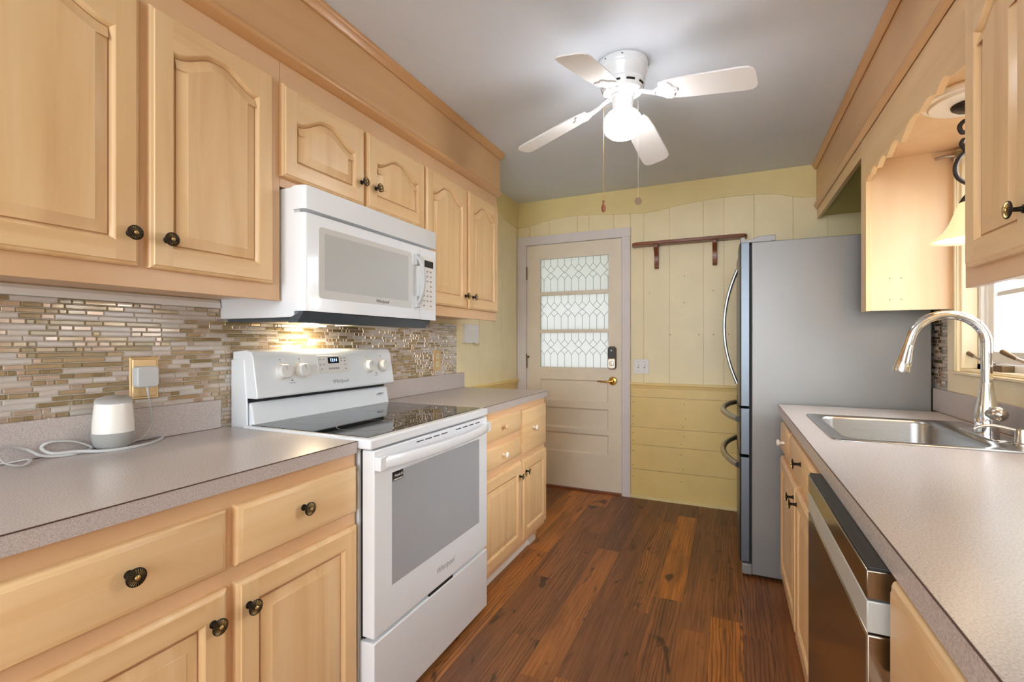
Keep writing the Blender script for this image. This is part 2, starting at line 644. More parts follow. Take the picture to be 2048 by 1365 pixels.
def knob(kind, loc, parent, sg):
    rz = 0 if sg > 0 else pi
    if kind in _proto:
        return inst(_proto[kind], 'knob', loc, parent, rz)
    mb = MB()
    if kind == 'bronze':
        mb.lathe([(0.0085, 0), (0.0085, 0.002), (0.0052, 0.004), (0.0045, 0.016), (0.0060, 0.0205), (0.0150, 0.0225),
                  (0.0175, 0.0238), (0.0176, 0.0256), (0.0160, 0.0268), (0.0052, 0.0285)], axis='x', seg=40, mi=0)
        for k in range(22):
            a = 2 * pi * k / 22
            ring = []
            for (r0, hw, h) in ((0.0060, 0.0005, 0.0286), (0.0110, 0.0011, 0.0283), (0.0150, 0.0013, 0.0268), (0.0163, 0.0006, 0.0256)):
                tx = (-sin(a) * hw, cos(a) * hw)
                ring.append([(h - 0.002, r0 * cos(a) - tx[0], r0 * sin(a) - tx[1]), (h + 0.0009, r0 * cos(a), r0 * sin(a)),
                             (h - 0.002, r0 * cos(a) + tx[0], r0 * sin(a) + tx[1])])
            mb.loops(ring, 1, True, True)
        mb.lathe([(0.0052, 0.0275), (0.0048, 0.0300), (0.003, 0.0315), (0.0005, 0.032)], axis='x', seg=16, mi=1)
        mats = ['bronze', 'brass']
    else:
        mb.lathe([(0.0075, 0), (0.006, 0.004), (0.0055, 0.013), (0.010, 0.017), (0.0145, 0.021), (0.0150, 0.025),
                  (0.012, 0.029), (0.006, 0.031), (0.0005, 0.0315)], axis='x', seg=24)
        mats = ['ceramic'] if kind == 'white' else ['maple_h']
    root = parent
    while root.parent is not None: root = root.parent
    o = mb.build('knob', mats, None, origin=(0, 0, 0), smooth=40)
    o.parent = parent
    o.location = Vector(loc) - root.location
    o.rotation_euler = (0, 0, rz)
    _proto[kind] = o
    return o


# ================================================================= SETTING
XL, XR, YB, ZC = -1.655, 0.85, 3.75, 2.40
YF = -0.75

struct(bx('floor', XL - 1.5, XR + 1.5, -3.2, YB + 0.1, -0.05, 0, 'floor'))
struct(bx('ceiling', XL - 0.1, XR + 0.15, YF, YB + 0.1, ZC, ZC + 0.06, 'ceiling'))

# left wall: plank wall in the paler lit yellow beyond the tiles
mb = MB()
mb.box(XL - 0.1, XL - 0.006, YF, YB + 0.1, 0, ZC, 0)
g = [2.72, 2.856, 3.048, 3.287, 3.426, 3.70]
ys = [YF] + g + [YB]
for a, b in zip(ys[:-1], ys[1:]):
    if b <= 2.72: mb.box(XL - 0.006, XL, a, b, 0, ZC, 0)
    else: mb.prism([(XL - 0.006, a + 0.001), (XL, a + 0.0026), (XL, b - 0.0026), (XL - 0.006, b - 0.001)], 'z', 0.88, ZC, 0)
mb.box(XL - 0.006, XL, 2.72, YB, 0, 0.885, 1)
crv = [(2.715, 2.20), (2.85, 2.235), (3.05, 2.245), (3.25, 2.235), (3.357, 2.222), (3.45, 2.212), (3.58, 2.195), (3.64, 2.186), (3.75, 2.186)]
struct(mb.build('wall_left', ['lit_board', 'yellow'], smooth=0))
struct(MB().prism(crv + [(3.75, ZC), (2.715, ZC)], 'x', XL, XL + 0.006).build('trim_8', 'frieze', smooth=0))

# back wall with the door opening
DX0, DX1, DZ = -1.575, -0.757, 2.03
gx = [XL, -1.544, -1.367, -1.124, -1.027, -0.825, -0.696, -0.593, -0.405, -0.167, -0.03, 0.164, 0.402, 0.60, XR]
mb = MB()
mb.box(XL - 0.1, DX0, YB + 0.006, YB + 0.1, 0, ZC, 0)
mb.box(DX1, XR + 0.1, YB + 0.006, YB + 0.1, 0, ZC, 0)
mb.box(DX0, DX1, YB + 0.006, YB + 0.1, DZ, ZC, 0)
for a, b in zip(gx[:-1], gx[1:]):
    z0 = 0.88 if a >= -0.70 else DZ
    if b <= DX0: z0 = 0
    mb.prism([(a + 0.001, YB + 0.006), (a + 0.0026, YB), (b - 0.0026, YB), (b - 0.001, YB + 0.006)], 'z', z0, ZC, 0)
zb = [0.0, 0.222, 0.412, 0.548, 0.782, 0.885]
for a, b in zip(zb[:-1], zb[1:]):
    mb.prism([(YB + 0.006, a + 0.001), (YB - 0.004, a + 0.0025), (YB - 0.004, b - 0.0025), (YB + 0.006, b - 0.001)], 'x', -0.696, XR, 1)
crv = [(XL, 2.190), (-1.553, 2.193), (-1.45, 2.215), (-1.362, 2.230), (-1.24, 2.240), (-1.119, 2.241), (-0.95, 2.229), (-0.797, 2.213), (-0.692, 2.206),
       (-0.586, 2.200), (-0.49, 2.208), (-0.402, 2.222), (-0.28, 2.237), (-0.167, 2.245), (-0.03, 2.251), (0.164, 2.246), (0.25, 2.238), (0.324, 2.224),
       (0.402, 2.200), (0.46, 2.186), (XR, 2.186)]
mb.prism(crv + [(XR, ZC), (XL, ZC)], 'y', YB - 0.008, YB, 2)
for (px, pz) in ((-0.30, 1.70), (-0.30, 1.50), (-0.1, 1.58), (0.0, 1.58), (-0.55, 1.58), (-0.40, 1.26), (-0.2, 1.26), (-0.1, 1.26), (0.0, 1.26)):
    mb.lathe([(0.004, 0), (0.003, -0.0012)], (px, YB, pz), 'y', 8, 3, False, True)
for pz in (0.74, 0.63, 0.57, 0.50, 0.44, 0.36, 0.25, 0.16):
    mb.lathe([(0.004, 0), (0.003, -0.0012)], (-0.32 + 0.02 * (pz * 50 % 2), YB - 0.004, pz), 'y', 8, 3, False, True)
    mb.lathe([(0.004, 0), (0.003, -0.0012)], (-0.675, YB - 0.004, pz), 'y', 8, 3, False, True)
struct(mb.build('wall_back', ['lit_board', 'yellow', 'frieze', 'groove'], smooth=0))

# right wall with the window opening
WY0, WY1, WZ0, WZ1 = 1.32, 2.475, 1.085, 1.96
mb = MB()
mb.box(XR, XR + 0.12, YF, WY0, 0, ZC).box(XR, XR + 0.12, WY1, YB + 0.1, 0, ZC)
mb.box(XR, XR + 0.12, WY0, WY1, 0, WZ0).box(XR, XR + 0.12, WY0, WY1, WZ1, ZC)
struct(mb.build('wall_right', 'olive', smooth=0))

# chair rail, baseboard
mb = MB()
mb.prism([(YB, 0.85), (YB - 0.012, 0.853), (YB - 0.014, 0.872), (YB - 0.026, 0.876), (YB - 0.026, 0.892), (YB, 0.892)], 'x', -0.696, XR)
mb.prism([(XL, 0.85), (XL + 0.012, 0.853), (XL + 0.014, 0.872), (XL + 0.026, 0.876), (XL + 0.026, 0.892), (XL, 0.892)], 'y', 2.81, YB)
struct(mb.build('trim_1', 'yellow', smooth=0))
struct(MB().prism([(YB - 0.004, 0), (YB - 0.022, 0), (YB - 0.022, 0.012), (YB - 0.012, 0.022), (YB - 0.004, 0.022)], 'x', -0.762, XR)
       .build('baseboard_back', 'frieze', smooth=0))

# ---------------------------------------------------------------- back door
door = struct(thing('door_1', (-1.563, YB, 0.02), 'aged cream back door with three leaded glass panes above three panels', 'door'))
YD = YB - 0.008       # face of the door
dx0, dx1, dz0, dz1 = -1.563, -0.764, 0.016, 2.022
gx0, gx1 = -1.448, -0.868
panes = [(1.625, 1.903), (1.310, 1.596), (0.998, 1.283)]
pan = [(0.722, 0.898), (0.500, 0.668), (0.300, 0.462)]
mb = MB()
mb.box(dx0, gx0, YD, YD + 0.04, dz0, dz1).box(gx1, dx1, YD, YD + 0.04, dz0, dz1)
zs = [dz0, pan[2][0], pan[2][1], pan[1][0], pan[1][1], pan[0][0], pan[0][1], panes[2][0], panes[2][1], panes[1][0], panes[1][1], panes[0][0], panes[0][1], dz1]
for k in range(0, len(zs), 2):
    mb.box(gx0, gx1, YD, YD + 0.04, zs[k], zs[k + 1])
for z0, z1 in pan:
    F = [(gx0, z0), (gx1, z0), (gx1, z1), (gx0, z1)]
    P3 = lambda pts, w: [(p[0], YD + w, p[1]) for p in pts]
    mb.loops([P3(F, 0.0), P3(offset(F, 0.010), 0.012), P3(offset(F, 0.014), 0.014)], 0, cap1=True)
leaf = mb.build('door_leaf', 'door_paint', door, smooth=0)
for z0, z1 in panes:
    gl = MB().box(gx0, gx1, YD + 0.016, YD + 0.022, z0, z1).build('glass_pane', 'frosted', door, smooth=0)
    lead = MB()
    Pd = (gx1 - gx0) / 4.8
    nn = 12
    H = z1 - z0
    base = gx0 + Pd * (0.25 if z1 != panes[1][1] else 0.5)
    yl = YD + 0.014

    def ln(pts):
        pts = [(min(max(x, gx0), gx1), v) for x, v in pts]
        if abs(pts[0][0] - pts[-1][0]) < 1e-5 and pts[0][0] in (gx0, gx1): return
        lead.tube([(x, yl, z0 + v * H) for x, v in pts], 0.0014, 4)
    for k in range(-3, nn):
        xk = base + Pd / 2 * k
        h = Pd / 2
        if gx0 < xk < gx1:
            ln([(xk, 1.0), (xk, 0.80)])
            ln([(xk, 0.36), (xk, 0.0)])
        for sd in (-1, 1):
            if k % 2 == 0:
                cur = [(0, 0.80), (0.25, 0.735), (0.55, 0.655), (0.8, 0.60), (1.0, 0.575)]
                ln([(xk + sd * h * a, v) for a, v in cur if gx0 - 1e-6 <= xk + sd * h * a <= gx1 + 1e-6] or [(gx0, 0), (gx0, 0)])
                cur = [(1.0, 0.575), (0.8, 0.55), (0.5, 0.49), (0.2, 0.42), (0, 0.36)]
                ln([(xk + sd * h * a, v) for a, v in cur if gx0 - 1e-6 <= xk + sd * h * a <= gx1 + 1e-6] or [(gx0, 0), (gx0, 0)])
            else:
                ln([(xk + sd * h * a, v) for a, v in [(0, 0.80), (0.22, 0.745), (0.5, 0.68)] if gx0 <= xk + sd * h * a <= gx1] or [(gx0, 0), (gx0, 0)])
                ln([(xk + sd * h * a, v) for a, v in [(0.5, 0.475), (0.25, 0.43), (0.08, 0.39), (0, 0.36)] if gx0 <= xk + sd * h * a <= gx1] or [(gx0, 0), (gx0, 0)])
    lead.build('leading', 'lead', gl, smooth=0)
# electronic deadbolt
mb = MB()
mb.prism(rrect(-0.868, -0.802, 0.990, 1.172, 0.025), 'y', YD - 0.028, YD)
lock = mb.build('deadbolt', 'old_hinge', door, bevel=0.004)
lock['label'] = 'electronic deadbolt with black keypad'
MB().prism(rrect(-0.864, -0.808, 1.078, 1.166, 0.02), 'y', YD - 0.033, YD - 0.026).build('keypad', 'black_plastic', lock, bevel=0.002)
mb = MB()
mb.prism(rrect(-0.864, -0.808, 0.998, 1.074, 0.014), 'y', YD - 0.033, YD - 0.026)
mb.lathe([(0.02, 0), (0.019, -0.006), (0.004, -0.007)], (-0.836, YD - 0.033, 1.038), 'y', 24)
mb.box(-0.840, -0.832, YD - 0.052, YD - 0.033, 1.022, 1.056)
mb.build('thumb_turn', 'nickel', lock, bevel=0.0015)
MB().lathe([(0.006, 0), (0.006, -0.001)], (-0.838, YD - 0.0330, 1.140), 'y', 16).build('status_ring', 'vinyl', lock)
# brass lever
mb = MB()
mb.lathe([(0.034, 0), (0.034, -0.005), (0.029, -0.012), (0.014, -0.016), (0.013, -0.042), (0.004, -0.046)], (-0.832, YD, 0.897), 'y', 32)
mb.tube([(-0.832, YD - 0.036, 0.897), (-0.855, YD - 0.040, 0.894), (-0.885, YD - 0.042, 0.890), (-0.915, YD - 0.042, 0.893), (-0.935, YD - 0.040, 0.896), (-0.945, YD - 0.036, 0.889)],
        [0.009, 0.008, 0.0065, 0.0065, 0.006, 0.005], 12)
mb.build('lever_handle', 'gold', door)
for z0, z1 in ((1.738, 1.846), (0.985, 1.085)):
    h = MB().box(-1.580, -1.566, YD - 0.012, YD, z0, z1)
    h.lathe([(0.007, 0), (0.007, z1 - z0)], (-1.568, YD - 0.010, z0), 'z', 12)
    if z0 < 1.2:
        h.box(-1.592, -1.545, YD - 0.014, YD - 0.002, z1 - 0.012, z1 + 0.004)
        h.lathe([(0.008, 0), (0.006, 0.02)], (-1.568, YD - 0.012, z1), 'z', 10)
    h.build('hinge', 'old_hinge', door, bevel=0.001)
# casing
mb = MB()
mb.box(XL + 0.004, -1.570, YB - 0.026, YB + 0.006, 0, 2.098)
mb.box(-0.757, -0.693, YB - 0.026, YB + 0.006, 0.0, 2.026)
mb.box(XL + 0.004, -0.691, YB - 0.028, YB + 0.006, 2.026, 2.098)
mb.box(-1.572, -1.563, YB - 0.004, YB + 0.05, 0, 2.03)
mb.box(-0.764, -0.757, YB - 0.004, YB + 0.05, 0, 2.03)
struct(mb.build('trim_2', 'casing', smooth=0, bevel=0.002))
struct(bx('trim_3', -1.57, -0.76, YB - 0.03, YB + 0.05, 0, 0.014, 'walnut'))
# porch beyond the door
porch = struct(bx('trim_4', -4.2, 2.2, YB + 0.25, YB + 4.6, 2.16, 2.24, 'vinyl'))
struct(bx('ground_2', -4.2, 2.2, YB + 0.12, YB + 4.6, -0.10, -0.02, 'vinyl'))
struct(bx('trim_5', -0.98, -0.86, YB + 2.4, YB + 2.52, -0.1, 2.16, 'casing'))

# ---------------------------------------------------------------- sink window
win = struct(thing('window_1', (XR, 1.9, WZ0), 'white casement window with grid over the sink', 'window'))
mb = MB()
cz0, cz1, cy1, cy0 = 0.998, 2.0, 2.565, 1.235
# flat casing boards and stepped stop, four sides
for (a, b, c, d) in ((cy0, cy1, cz0, WZ0), (WY1, cy1, WZ0, 1.98), (cy0, WY0, WZ0, 1.98)):
    mb.box(XR - 0.016, XR, a, b, c, d)
mb.box(XR - 0.022, XR - 0.0165, WY0 - 0.012, WY1 + 0.012, WZ0 - 0.012, WZ0 - 0.0005)
mb.box(XR - 0.022, XR - 0.0165, WY1 + 0.0005, WY1 + 0.012, WZ0, 1.97)
mb.box(XR - 0.006, XR + 0.044, WY0 + 0.001, WY1 - 0.001, WZ0 + 0.0005, WZ0 + 0.012)
mb.box(XR - 0.006, XR + 0.044, WY1 - 0.014, WY1 - 0.0005, WZ0 + 0.0125, WZ1)
struct(mb.build('casing', 'cream_casing', win, bevel=0.003))
mb = MB()
fx0, fx1 = XR + 0.045, XR + 0.11
mb.box(fx0, fx1, WY0, WY1, WZ0, WZ0 + 0.035).box(fx0, fx1, WY0, WY1, WZ1 - 0.05, WZ1)
mb.box(fx0, fx1, WY1 - 0.035, WY1, WZ0, WZ1).box(fx0, fx1, WY0, WY0 + 0.035, WZ0, WZ1)
mb.box(fx0, fx1, 1.86, 1.92, WZ0, WZ1)
mb.box(fx0 + 0.012, fx0 + 0.02, WY1 - 0.05, WY1 - 0.035, WZ0 + 0.03, WZ1)
mb.build('frame', 'vinyl', win, bevel=0.003)
for (a, b) in ((1.92, WY1 - 0.04), (WY0 + 0.04, 1.86)):
    mb = MB()
    s0, s1 = fx0 + 0.018, fx0 + 0.05
    zz0, zz1 = WZ0 + 0.037, WZ1 - 0.05
    mb.box(s0, s1, a, b, zz0, zz0 + 0.045).box(s0, s1, a, b, zz1 - 0.045, zz1)
    mb.box(s0, s1, a, a + 0.045, zz0, zz1).box(s0, s1, b - 0.045, b, zz0, zz1)
    sash = mb.build('sash', 'vinyl', win, bevel=0.003)
    gr = MB()
    for k in (1, 2):
        zz = zz0 + (zz1 - zz0) * k / 3
        gr.box(s0 + 0.012, s0 + 0.02, a + 0.04, b - 0.04, zz - 0.008, zz + 0.008)
    gr.box(s0 + 0.012, s0 + 0.02, (a + b) / 2 - 0.008, (a + b) / 2 + 0.008, zz0 + 0.04, zz1 - 0.04)
    gr.build('grid', 'grey_plastic', sash)
    bx('pane', s0 + 0.014, s0 + 0.018, a + 0.043, b - 0.043, zz0 + 0.043, zz1 - 0.043, 'glass', sash)
for yc in (2.36, 2.06):
    mb = MB()
    mb.box(XR + 0.012, XR + 0.05, yc - 0.16, yc - 0.03, WZ0 + 0.012, WZ0 + 0.034, 0)
    mb.tube([(XR + 0.030, yc - 0.06, WZ0 + 0.036), (XR + 0.026, yc + 0.02, WZ0 + 0.050), (XR + 0.020, yc + 0.07, WZ0 + 0.062)], [0.006, 0.006, 0.005], 10, 1)
    mb.tube([(XR + 0.020, yc + 0.065, WZ0 + 0.061), (XR + 0.016, yc + 0.10, WZ0 + 0.072), (XR + 0.012, yc + 0.135, WZ0 + 0.085)], [0.006, 0.008, 0.010], 12, 0)
    mb.build('crank_handle', ['old_hinge', 'nickel'], win, bevel=0.002)

# ---------------------------------------------------------------- outdoors seen through the window
t = NT('lawn')
f = t.noise(t.pos(), 18, 4)
t.set(color=t.ramp(f, [(0.3, S(74, 104, 52)), (0.7, S(128, 152, 86))]), rough=0.9)
M['lawn'] = t.m
lawn = bx('ground_1', -9, 14, -6, 16, -0.72, -0.70, 'lawn')
struct(lawn)
t = NT('white_clapboard')
sp = t.n('ShaderNodeSeparateXYZ')
t.l(t.pos(), sp.inputs[0])
fr = t.math('FRACT', t.math('MULTIPLY', sp.outputs[2], 8.0))
t.set(color=t.mix(t.math('LESS_THAN', fr, 0.1), S(172, 175, 178), S(130, 134, 138)), rough=0.6)
M['clapboard'] = t.m
nb = thing('neighboring_house', (7.0, 8.2, -0.70), 'white clapboard house seen through the sink window', 'house')
bx('siding', 6.0, 9.0, 7.6, 13.0, -0.70, 3.4, 'clapboard', nb)
MB().prism([(5.8, 3.4), (9.2, 3.4), (7.5, 5.0)], 'y', 7.4, 13.2).build('roof', 'charcoal', nb)
bx('window_pane', 5.97, 6.0, 9.0, 9.8, 0.8, 2.2, 'black_plastic', nb)
tag(bx('porch_post', 1.55, 1.75, 3.50, 3.70, -0.70, 2.6, 'vinyl', origin=(1.65, 3.6, -0.7), bevel=0.01),
    'square white post standing outside the sink window', 'post')

# ================================================================= LEFT SIDE
# wall cabinets
XF = -1.335
GW = 'maple wall cabinets with arched doors'


def wall_cab(name_label, y0, y1, z0, z1, doors, x0=XL + 0.002, sg=1, xf=XF, knobs=(), extra=None):
    c = thing('wall_cabinet', ((x0 + xf) / 2, (y0 + y1) / 2, z0), name_label, 'cabinet', GW)
    mb = MB()
    lo, hi = min(x0, xf), max(x0, xf)
    mb.box(lo, hi, y0, y1, z0 + 0.016, z1, 0)
    f0, f1 = (xf - sg * 0.02, xf)
    mb.box(f0, f1, y0, y1, z0, z0 + 0.018, 1)
    mb.build('carcass', ['maple_frame', 'maple_frame'], c, bevel=0.001, bseg=1)
    for (a, b, za, zb_, ar, tp, ky, kz) in doors:
        d = panel_door(c, a, b, za, zb_, xf, sg, ar, top=tp)
        knob('bronze', (xf + sg * 0.0205, ky, kz), d, sg)
    return c


wall_cab('large maple wall cabinet left of the microwave, above the smart speaker', 0.22, 1.094, 1.337, 2.13,
         [(0.245, 0.681, 1.388, 2.052, 0.045, 0.10, 0.657, 1.464), (0.703, 1.058, 1.388, 2.052, 0.042, 0.092, 0.740, 1.464)])
wall_cab('short maple wall cabinet directly above the white microwave', 1.095, 1.889, 1.712, 2.13,
         [(1.092, 1.473, 1.744, 2.048, 0.050, 0.108, 1.452, 1.832), (1.490, 1.884, 1.744, 2.048, 0.050, 0.108, 1.535, 1.832)])
wall_cab('tall maple wall cabinet right of the microwave, ending at the yellow plank wall', 1.890, 2.685, 1.337, 2.13,
         [(1.897, 2.286, 1.390, 2.050, 0.055, 0.105, 2.262, 1.457), (2.306, 2.672, 1.390, 2.050, 0.055, 0.105, 2.346, 1.457)])

# soffit above them
sof = thing('soffit', (XL + 0.17, 1.2, 2.13), 'maple soffit with moldings above the left wall cabinets', 'soffit', 'maple soffits')
bx('fascia', XL + 0.002, -1.317, -0.6, 2.70, 2.131, ZC - 0.001, 'maple_soffit', sof)
MB().prism([(-1.317, 2.385), (-1.317, 2.362), (-1.311, 2.360), (-1.306, 2.366), (-1.303, 2.376), (-1.294, 2.384), (-1.290, 2.392), (-1.290, ZC - 0.001), (-1.317, ZC - 0.001)],
           'y', -0.6, 2.715).build('crown_molding', 'maple_trim', sof, smooth=50)
MB().prism([(-1.317, 2.162), (-1.311, 2.160), (-1.306, 2.154), (-1.304, 2.147), (-1.306, 2.139), (-1.311, 2.134), (-1.316, 2.132), (-1.322, 2.124), (-1.335, 2.120), (-1.335, 2.131), (-1.317, 2.131)],
           'y', -0.6, 2.70).build('lower_molding', 'maple_trim', sof, smooth=50)
# white strip under the cabinets
struct(MB().prism([(XL, 1.322), (XL + 0.016, 1.322), (XL + 0.016, 1.340), (XL + 0.010, 1.3500), (XL, 1.3500)], 'y', -0.6, 1.10).build('trim_6', 'vinyl', smooth=0))


# mosaic splashback
def mosaic(name, label, y0, y1, z0, z1, xw, sg, mats, seed, group=None):
    rnd = random.Random(seed)
    th = thing(name, (xw, (y0 + y1) / 2, z0), label, 'backsplash', group)
    MB().box(xw, xw + sg * 0.004, y0, y1, z0, z1).build('grout_bed', 'grout', th, smooth=0)
    mb = MB(flip=(sg < 0))
    pitch, gap = 0.01475, 0.0022
    lens = [0.016, 0.026, 0.026, 0.040, 0.040, 0.055, 0.075, 0.095]
    z = z1 - 0.001
    while z - pitch > z0 - 0.004:
        za, zb_ = max(z0, z - pitch + gap), z
        y = y0 - rnd.random() * 0.08
        last = -1
        while y < y1:
            ln_ = rnd.choice(lens)
            a, b = max(y, y0), min(y + ln_, y1)
            if b - a > 0.004:
                if ln_ < 0.03: mi = rnd.choice([0, 1, 2, 2])
                elif ln_ > 0.07: mi = rnd.choice([3, 4, 3, 4, 0, 1])
                else: mi = rnd.choice([0, 1, 1, 2, 2, 3, 4])
                h = 0.0072 if mi < 3 else 0.0066
                rect = [(a, za), (b, za), (b, zb_), (a, zb_)]
                t1, t2 = rnd.uniform(-0.003, 0.003), rnd.uniform(-0.005, 0.005)
                cyy, czz = (a + b) / 2, (za + zb_) / 2
                tilt = lambda q, w: [(xw + sg * (w + (p[0] - cyy) * t1 * 0.5 + (p[1] - czz) * t2), p[0], p[1]) for p in q]
                mb.loops([tilt(rect, 0.0035), tilt(rect, h - 0.0018), tilt(offset(rect, 0.0007), h - 0.0005), tilt(offset(rect, 0.0019), h)], mi, cap1=True)
            y += ln_ + gap
        z -= pitch
    mb.build('tiles', mats, th, recalc=False, smooth=15)
    return th


mosaic('tile_backsplash', 'glass and stone mosaic tile splashback on the left wall behind the range', -0.3, 2.72, 0.90, 1.3215, XL + 0.001, 1, M['tiles'], 3, 'mosaic splashbacks')

# counters
CZ = 0.90


def counter(label, x0, x1, y0, y1, xlip, sg, lipy, hole=None, thick=0.036):
    c = thing('countertop', ((x0 + x1) / 2, (y0 + y1) / 2, CZ - thick), label, 'countertop', 'speckled laminate countertops')
    mb = MB()
    if hole is None:
        mb.box(x0, x1, y0, y1, CZ - thick, CZ)
    else:
        hx0, hx1, hy0, hy1 = hole
        mb.box(x0, x1, y0, hy0, CZ - thick, CZ).box(x0, x1, hy1, y1, CZ - thick, CZ)
        mb.box(x0, hx0, hy0, hy1, CZ - thick, CZ).box(hx1, x1, hy0, hy1, CZ - thick, CZ)
    xe = x1 if sg > 0 else x0       # front edge
    s = mb.build('worktop', 'laminate', c, smooth=0)
    e = MB()
    e.box(xe - 0.0008 * sg, xe + 0.0006 * sg, y0, y1, CZ - 0.0022, CZ + 0.0004)
    e.build('edge_seam', 'seam', c, smooth=0)
    l = MB().box(xlip, xlip + 0.019 * sg, lipy[0], lipy[1], CZ, CZ + 0.099)
    l.build('upstand', 'laminate', c, bevel=0.0015)
    j = MB().box(xlip + 0.018 * sg, xlip + 0.0205 * sg, lipy[0], lipy[1], CZ, CZ + 0.0016)
    j.build('caulk_line', 'seam', c, smooth=0)
    return c


counter('speckled laminate countertop left of the range, with the speaker on it', XL + 0.002, -1.03, -0.5, 1.118, XL + 0.008, 1, (-0.5, 1.095))
counter('short speckled laminate countertop between the range and the back door', XL + 0.002, -1.03, 1.902, 2.79, XL + 0.008, 1, (1.902, 2.79))


# base cabinets
def base_cab(label, x0, xf, sg, y0, y1, drawers, doors, toe=True):
    c = thing('base_cabinet', ((x0 + xf) / 2, (y0 + y1) / 2, 0), label, 'cabinet', 'maple base cabinets')
    mb = MB()
    zt = CZ - 0.044 if sg < 0 else CZ - 0.038
    mb.box(xf - sg * 0.02, xf, y0, y1, 0.075, zt)
    mb.box(x0, xf - sg * 0.02, y0, y0 + 0.016, 0.075, zt).box(x0, xf - sg * 0.02, y1 - 0.016, y1, 0.075, zt)
    mb.box(x0, x0 + sg * 0.008, y0 + 0.016, y1 - 0.016, 0.075, zt)
    mb.box(x0, xf - sg * 0.02, y0 + 0.016, y1 - 0.016, 0.075, 0.091)
    mb.box(x0, xf - sg * 0.05, y0 + 0.004, y1 - 0.004, 0, 0.076)
    mb.build('carcass', ['maple_frame'], c, bevel=0.001, bseg=1)
    for (a, b, za, zb_, kn, ky, kz) in drawers:
        d = drawer_front(c, a, b, za, zb_, xf, sg)
        if kn: knob(kn, (xf + sg * 0.02, ky, kz), d, sg)
    for (a, b, za, zb_, ky, kz) in doors:
        d = panel_door(c, a, b, za, zb_, xf, sg, 0)
        knob('bronze', (xf + sg * 0.0205, ky, kz), d, sg)
    return c


base_cab('maple base cabinet under the left counter, left of the range', XL + 0.002, -1.047, 1, -0.45, 1.128,
         [(0.30, 0.708, 0.684, 0.822, 'bronze', 0.512, 0.763), (0.730, 1.119, 0.684, 0.824, 'bronze', 0.916, 0.762)],
         [(0.30, 0.708, 0.10, 0.645, 0.672, 0.583), (0.730, 1.119, 0.10, 0.645, 0.757, 0.583)])
far = base_cab('small maple base cabinet beyond the range with white drawer knobs', XL + 0.002, -1.047, 1, 1.905, 2.775,
               [(1.915, 2.380, 0.722, 0.831, 'wood', 2.135, 0.782), (1.915, 2.380, 0.588, 0.692, 'white', 2.140, 0.640),
                (2.398, 2.765, 0.578, 0.828, 'white', 2.545, 0.712)],
               [(1.915, 2.383, 0.104, 0.550, 2.348, 0.477), (2.402, 2.765, 0.104, 0.552, 2.436, 0.485)])
struct(MB().prism([(-1.098, 0), (-1.083, 0), (-1.083, 0.006), (-1.090, 0.016), (-1.098, 0.018)], 'y', 1.91, 2.60)
       .prism([(-1.098, 0), (-1.075, 0), (-1.075, 0.022), (-1.098, 0.026)], 'y', 2.60, 2.70).build('trim_7', 'vinyl', smooth=0))

# ---------------------------------------------------------------- microwave
mw = thing('microwave', (-1.45, 1.478, 1.27), 'white over-the-range microwave under the short cabinet', 'microwave')
my0, my1, mxf, mz0, mz1 = 1.10, 1.855, -1.232, 1.303, 1.708
mb = MB()
mb.box(XL + 0.005, -1.285, my0 + 0.006, my1 - 0.002, 1.284, mz1)
mb.build('body', 'white_enamel', mw, bevel=0.003)


def rounded_front(z0, z1, y0, y1, rl=0.045):
    pts = [(-1.284, y0), (-1.284, y1), (mxf - 0.006, y1), (mxf, y1 - 0.008)]
    for k in range(7):
        a = radians(90 * k / 6)
        pts.append((mxf - 0.040 * (1 - cos(a)), y0 + 0.014 * (1 - sin(a))))
    return pts


MB().prism(rounded_front(0, 0, my0, my1), 'z', 1.632, mz1).build('vent_cover', 'white_enamel', mw, smooth=40)
ydo = 1.724
dr = MB().prism([(-1.284, my0), (-1.284, ydo - 0.001), (mxf, ydo - 0.001)] + [(mxf - 0.040 * (1 - cos(radians(15 * k))), my0 + 0.014 * (1 - sin(radians(15 * k)))) for k in range(7)],
                'z', mz0, 1.620).build('door', 'white_enamel', mw, smooth=40)
MB().prism([(-1.284, ydo + 0.001), (-1.284, my1), (mxf - 0.006, my1), (mxf, my1 - 0.008), (mxf, ydo + 0.001)], 'z', mz0, 1.620).build('control_panel', 'white_enamel', mw)
bx('gap_strip', -1.284, -1.262, my0 + 0.01, my1 - 0.01, 1.619, 1.633, 'grey_plastic', mw)
MB().prism(rrect(1.158, 1.666, 1.348, 1.585, 0.016), 'x', mxf - 0.004, mxf + 0.0016).build('window_border', 'micro_border', dr)
MB().prism(rrect(1.182, 1.640, 1.376, 1.566, 0.006), 'x', mxf - 0.003, mxf + 0.0022).build('window_glass', 'micro_glass', dr)
mb = MB()
mb.tube([(mxf, 1.694, 1.578), (mxf + 0.022, 1.694, 1.560), (mxf + 0.036, 1.694, 1.525), (mxf + 0.044, 1.694, 1.470), (mxf + 0.036, 1.694, 1.415), (mxf + 0.022, 1.694, 1.380), (mxf, 1.694, 1.362)],
        [0.013, 0.013, 0.012, 0.011, 0.012, 0.013, 0.013], 14, flat=0.6)
mb.box(mxf, mxf + 0.016, 1.682, 1.706, 1.535, 1.585).box(mxf, mxf + 0.016, 1.682, 1.706, 1.352, 1.402)
mb.build('door_handle', 'grey_plastic', dr, smooth=50, bevel=0.002)
cp = MB().prism(rrect(1.735, 1.838, 1.345, 1.585, 0.006), 'x', mxf, mxf + 0.0012).build('keypad', 'white_plastic', mw)
bx('display', mxf + 0.001, mxf + 0.0022, 1.757, 1.824, 1.538, 1.568, 'black_plastic', cp)
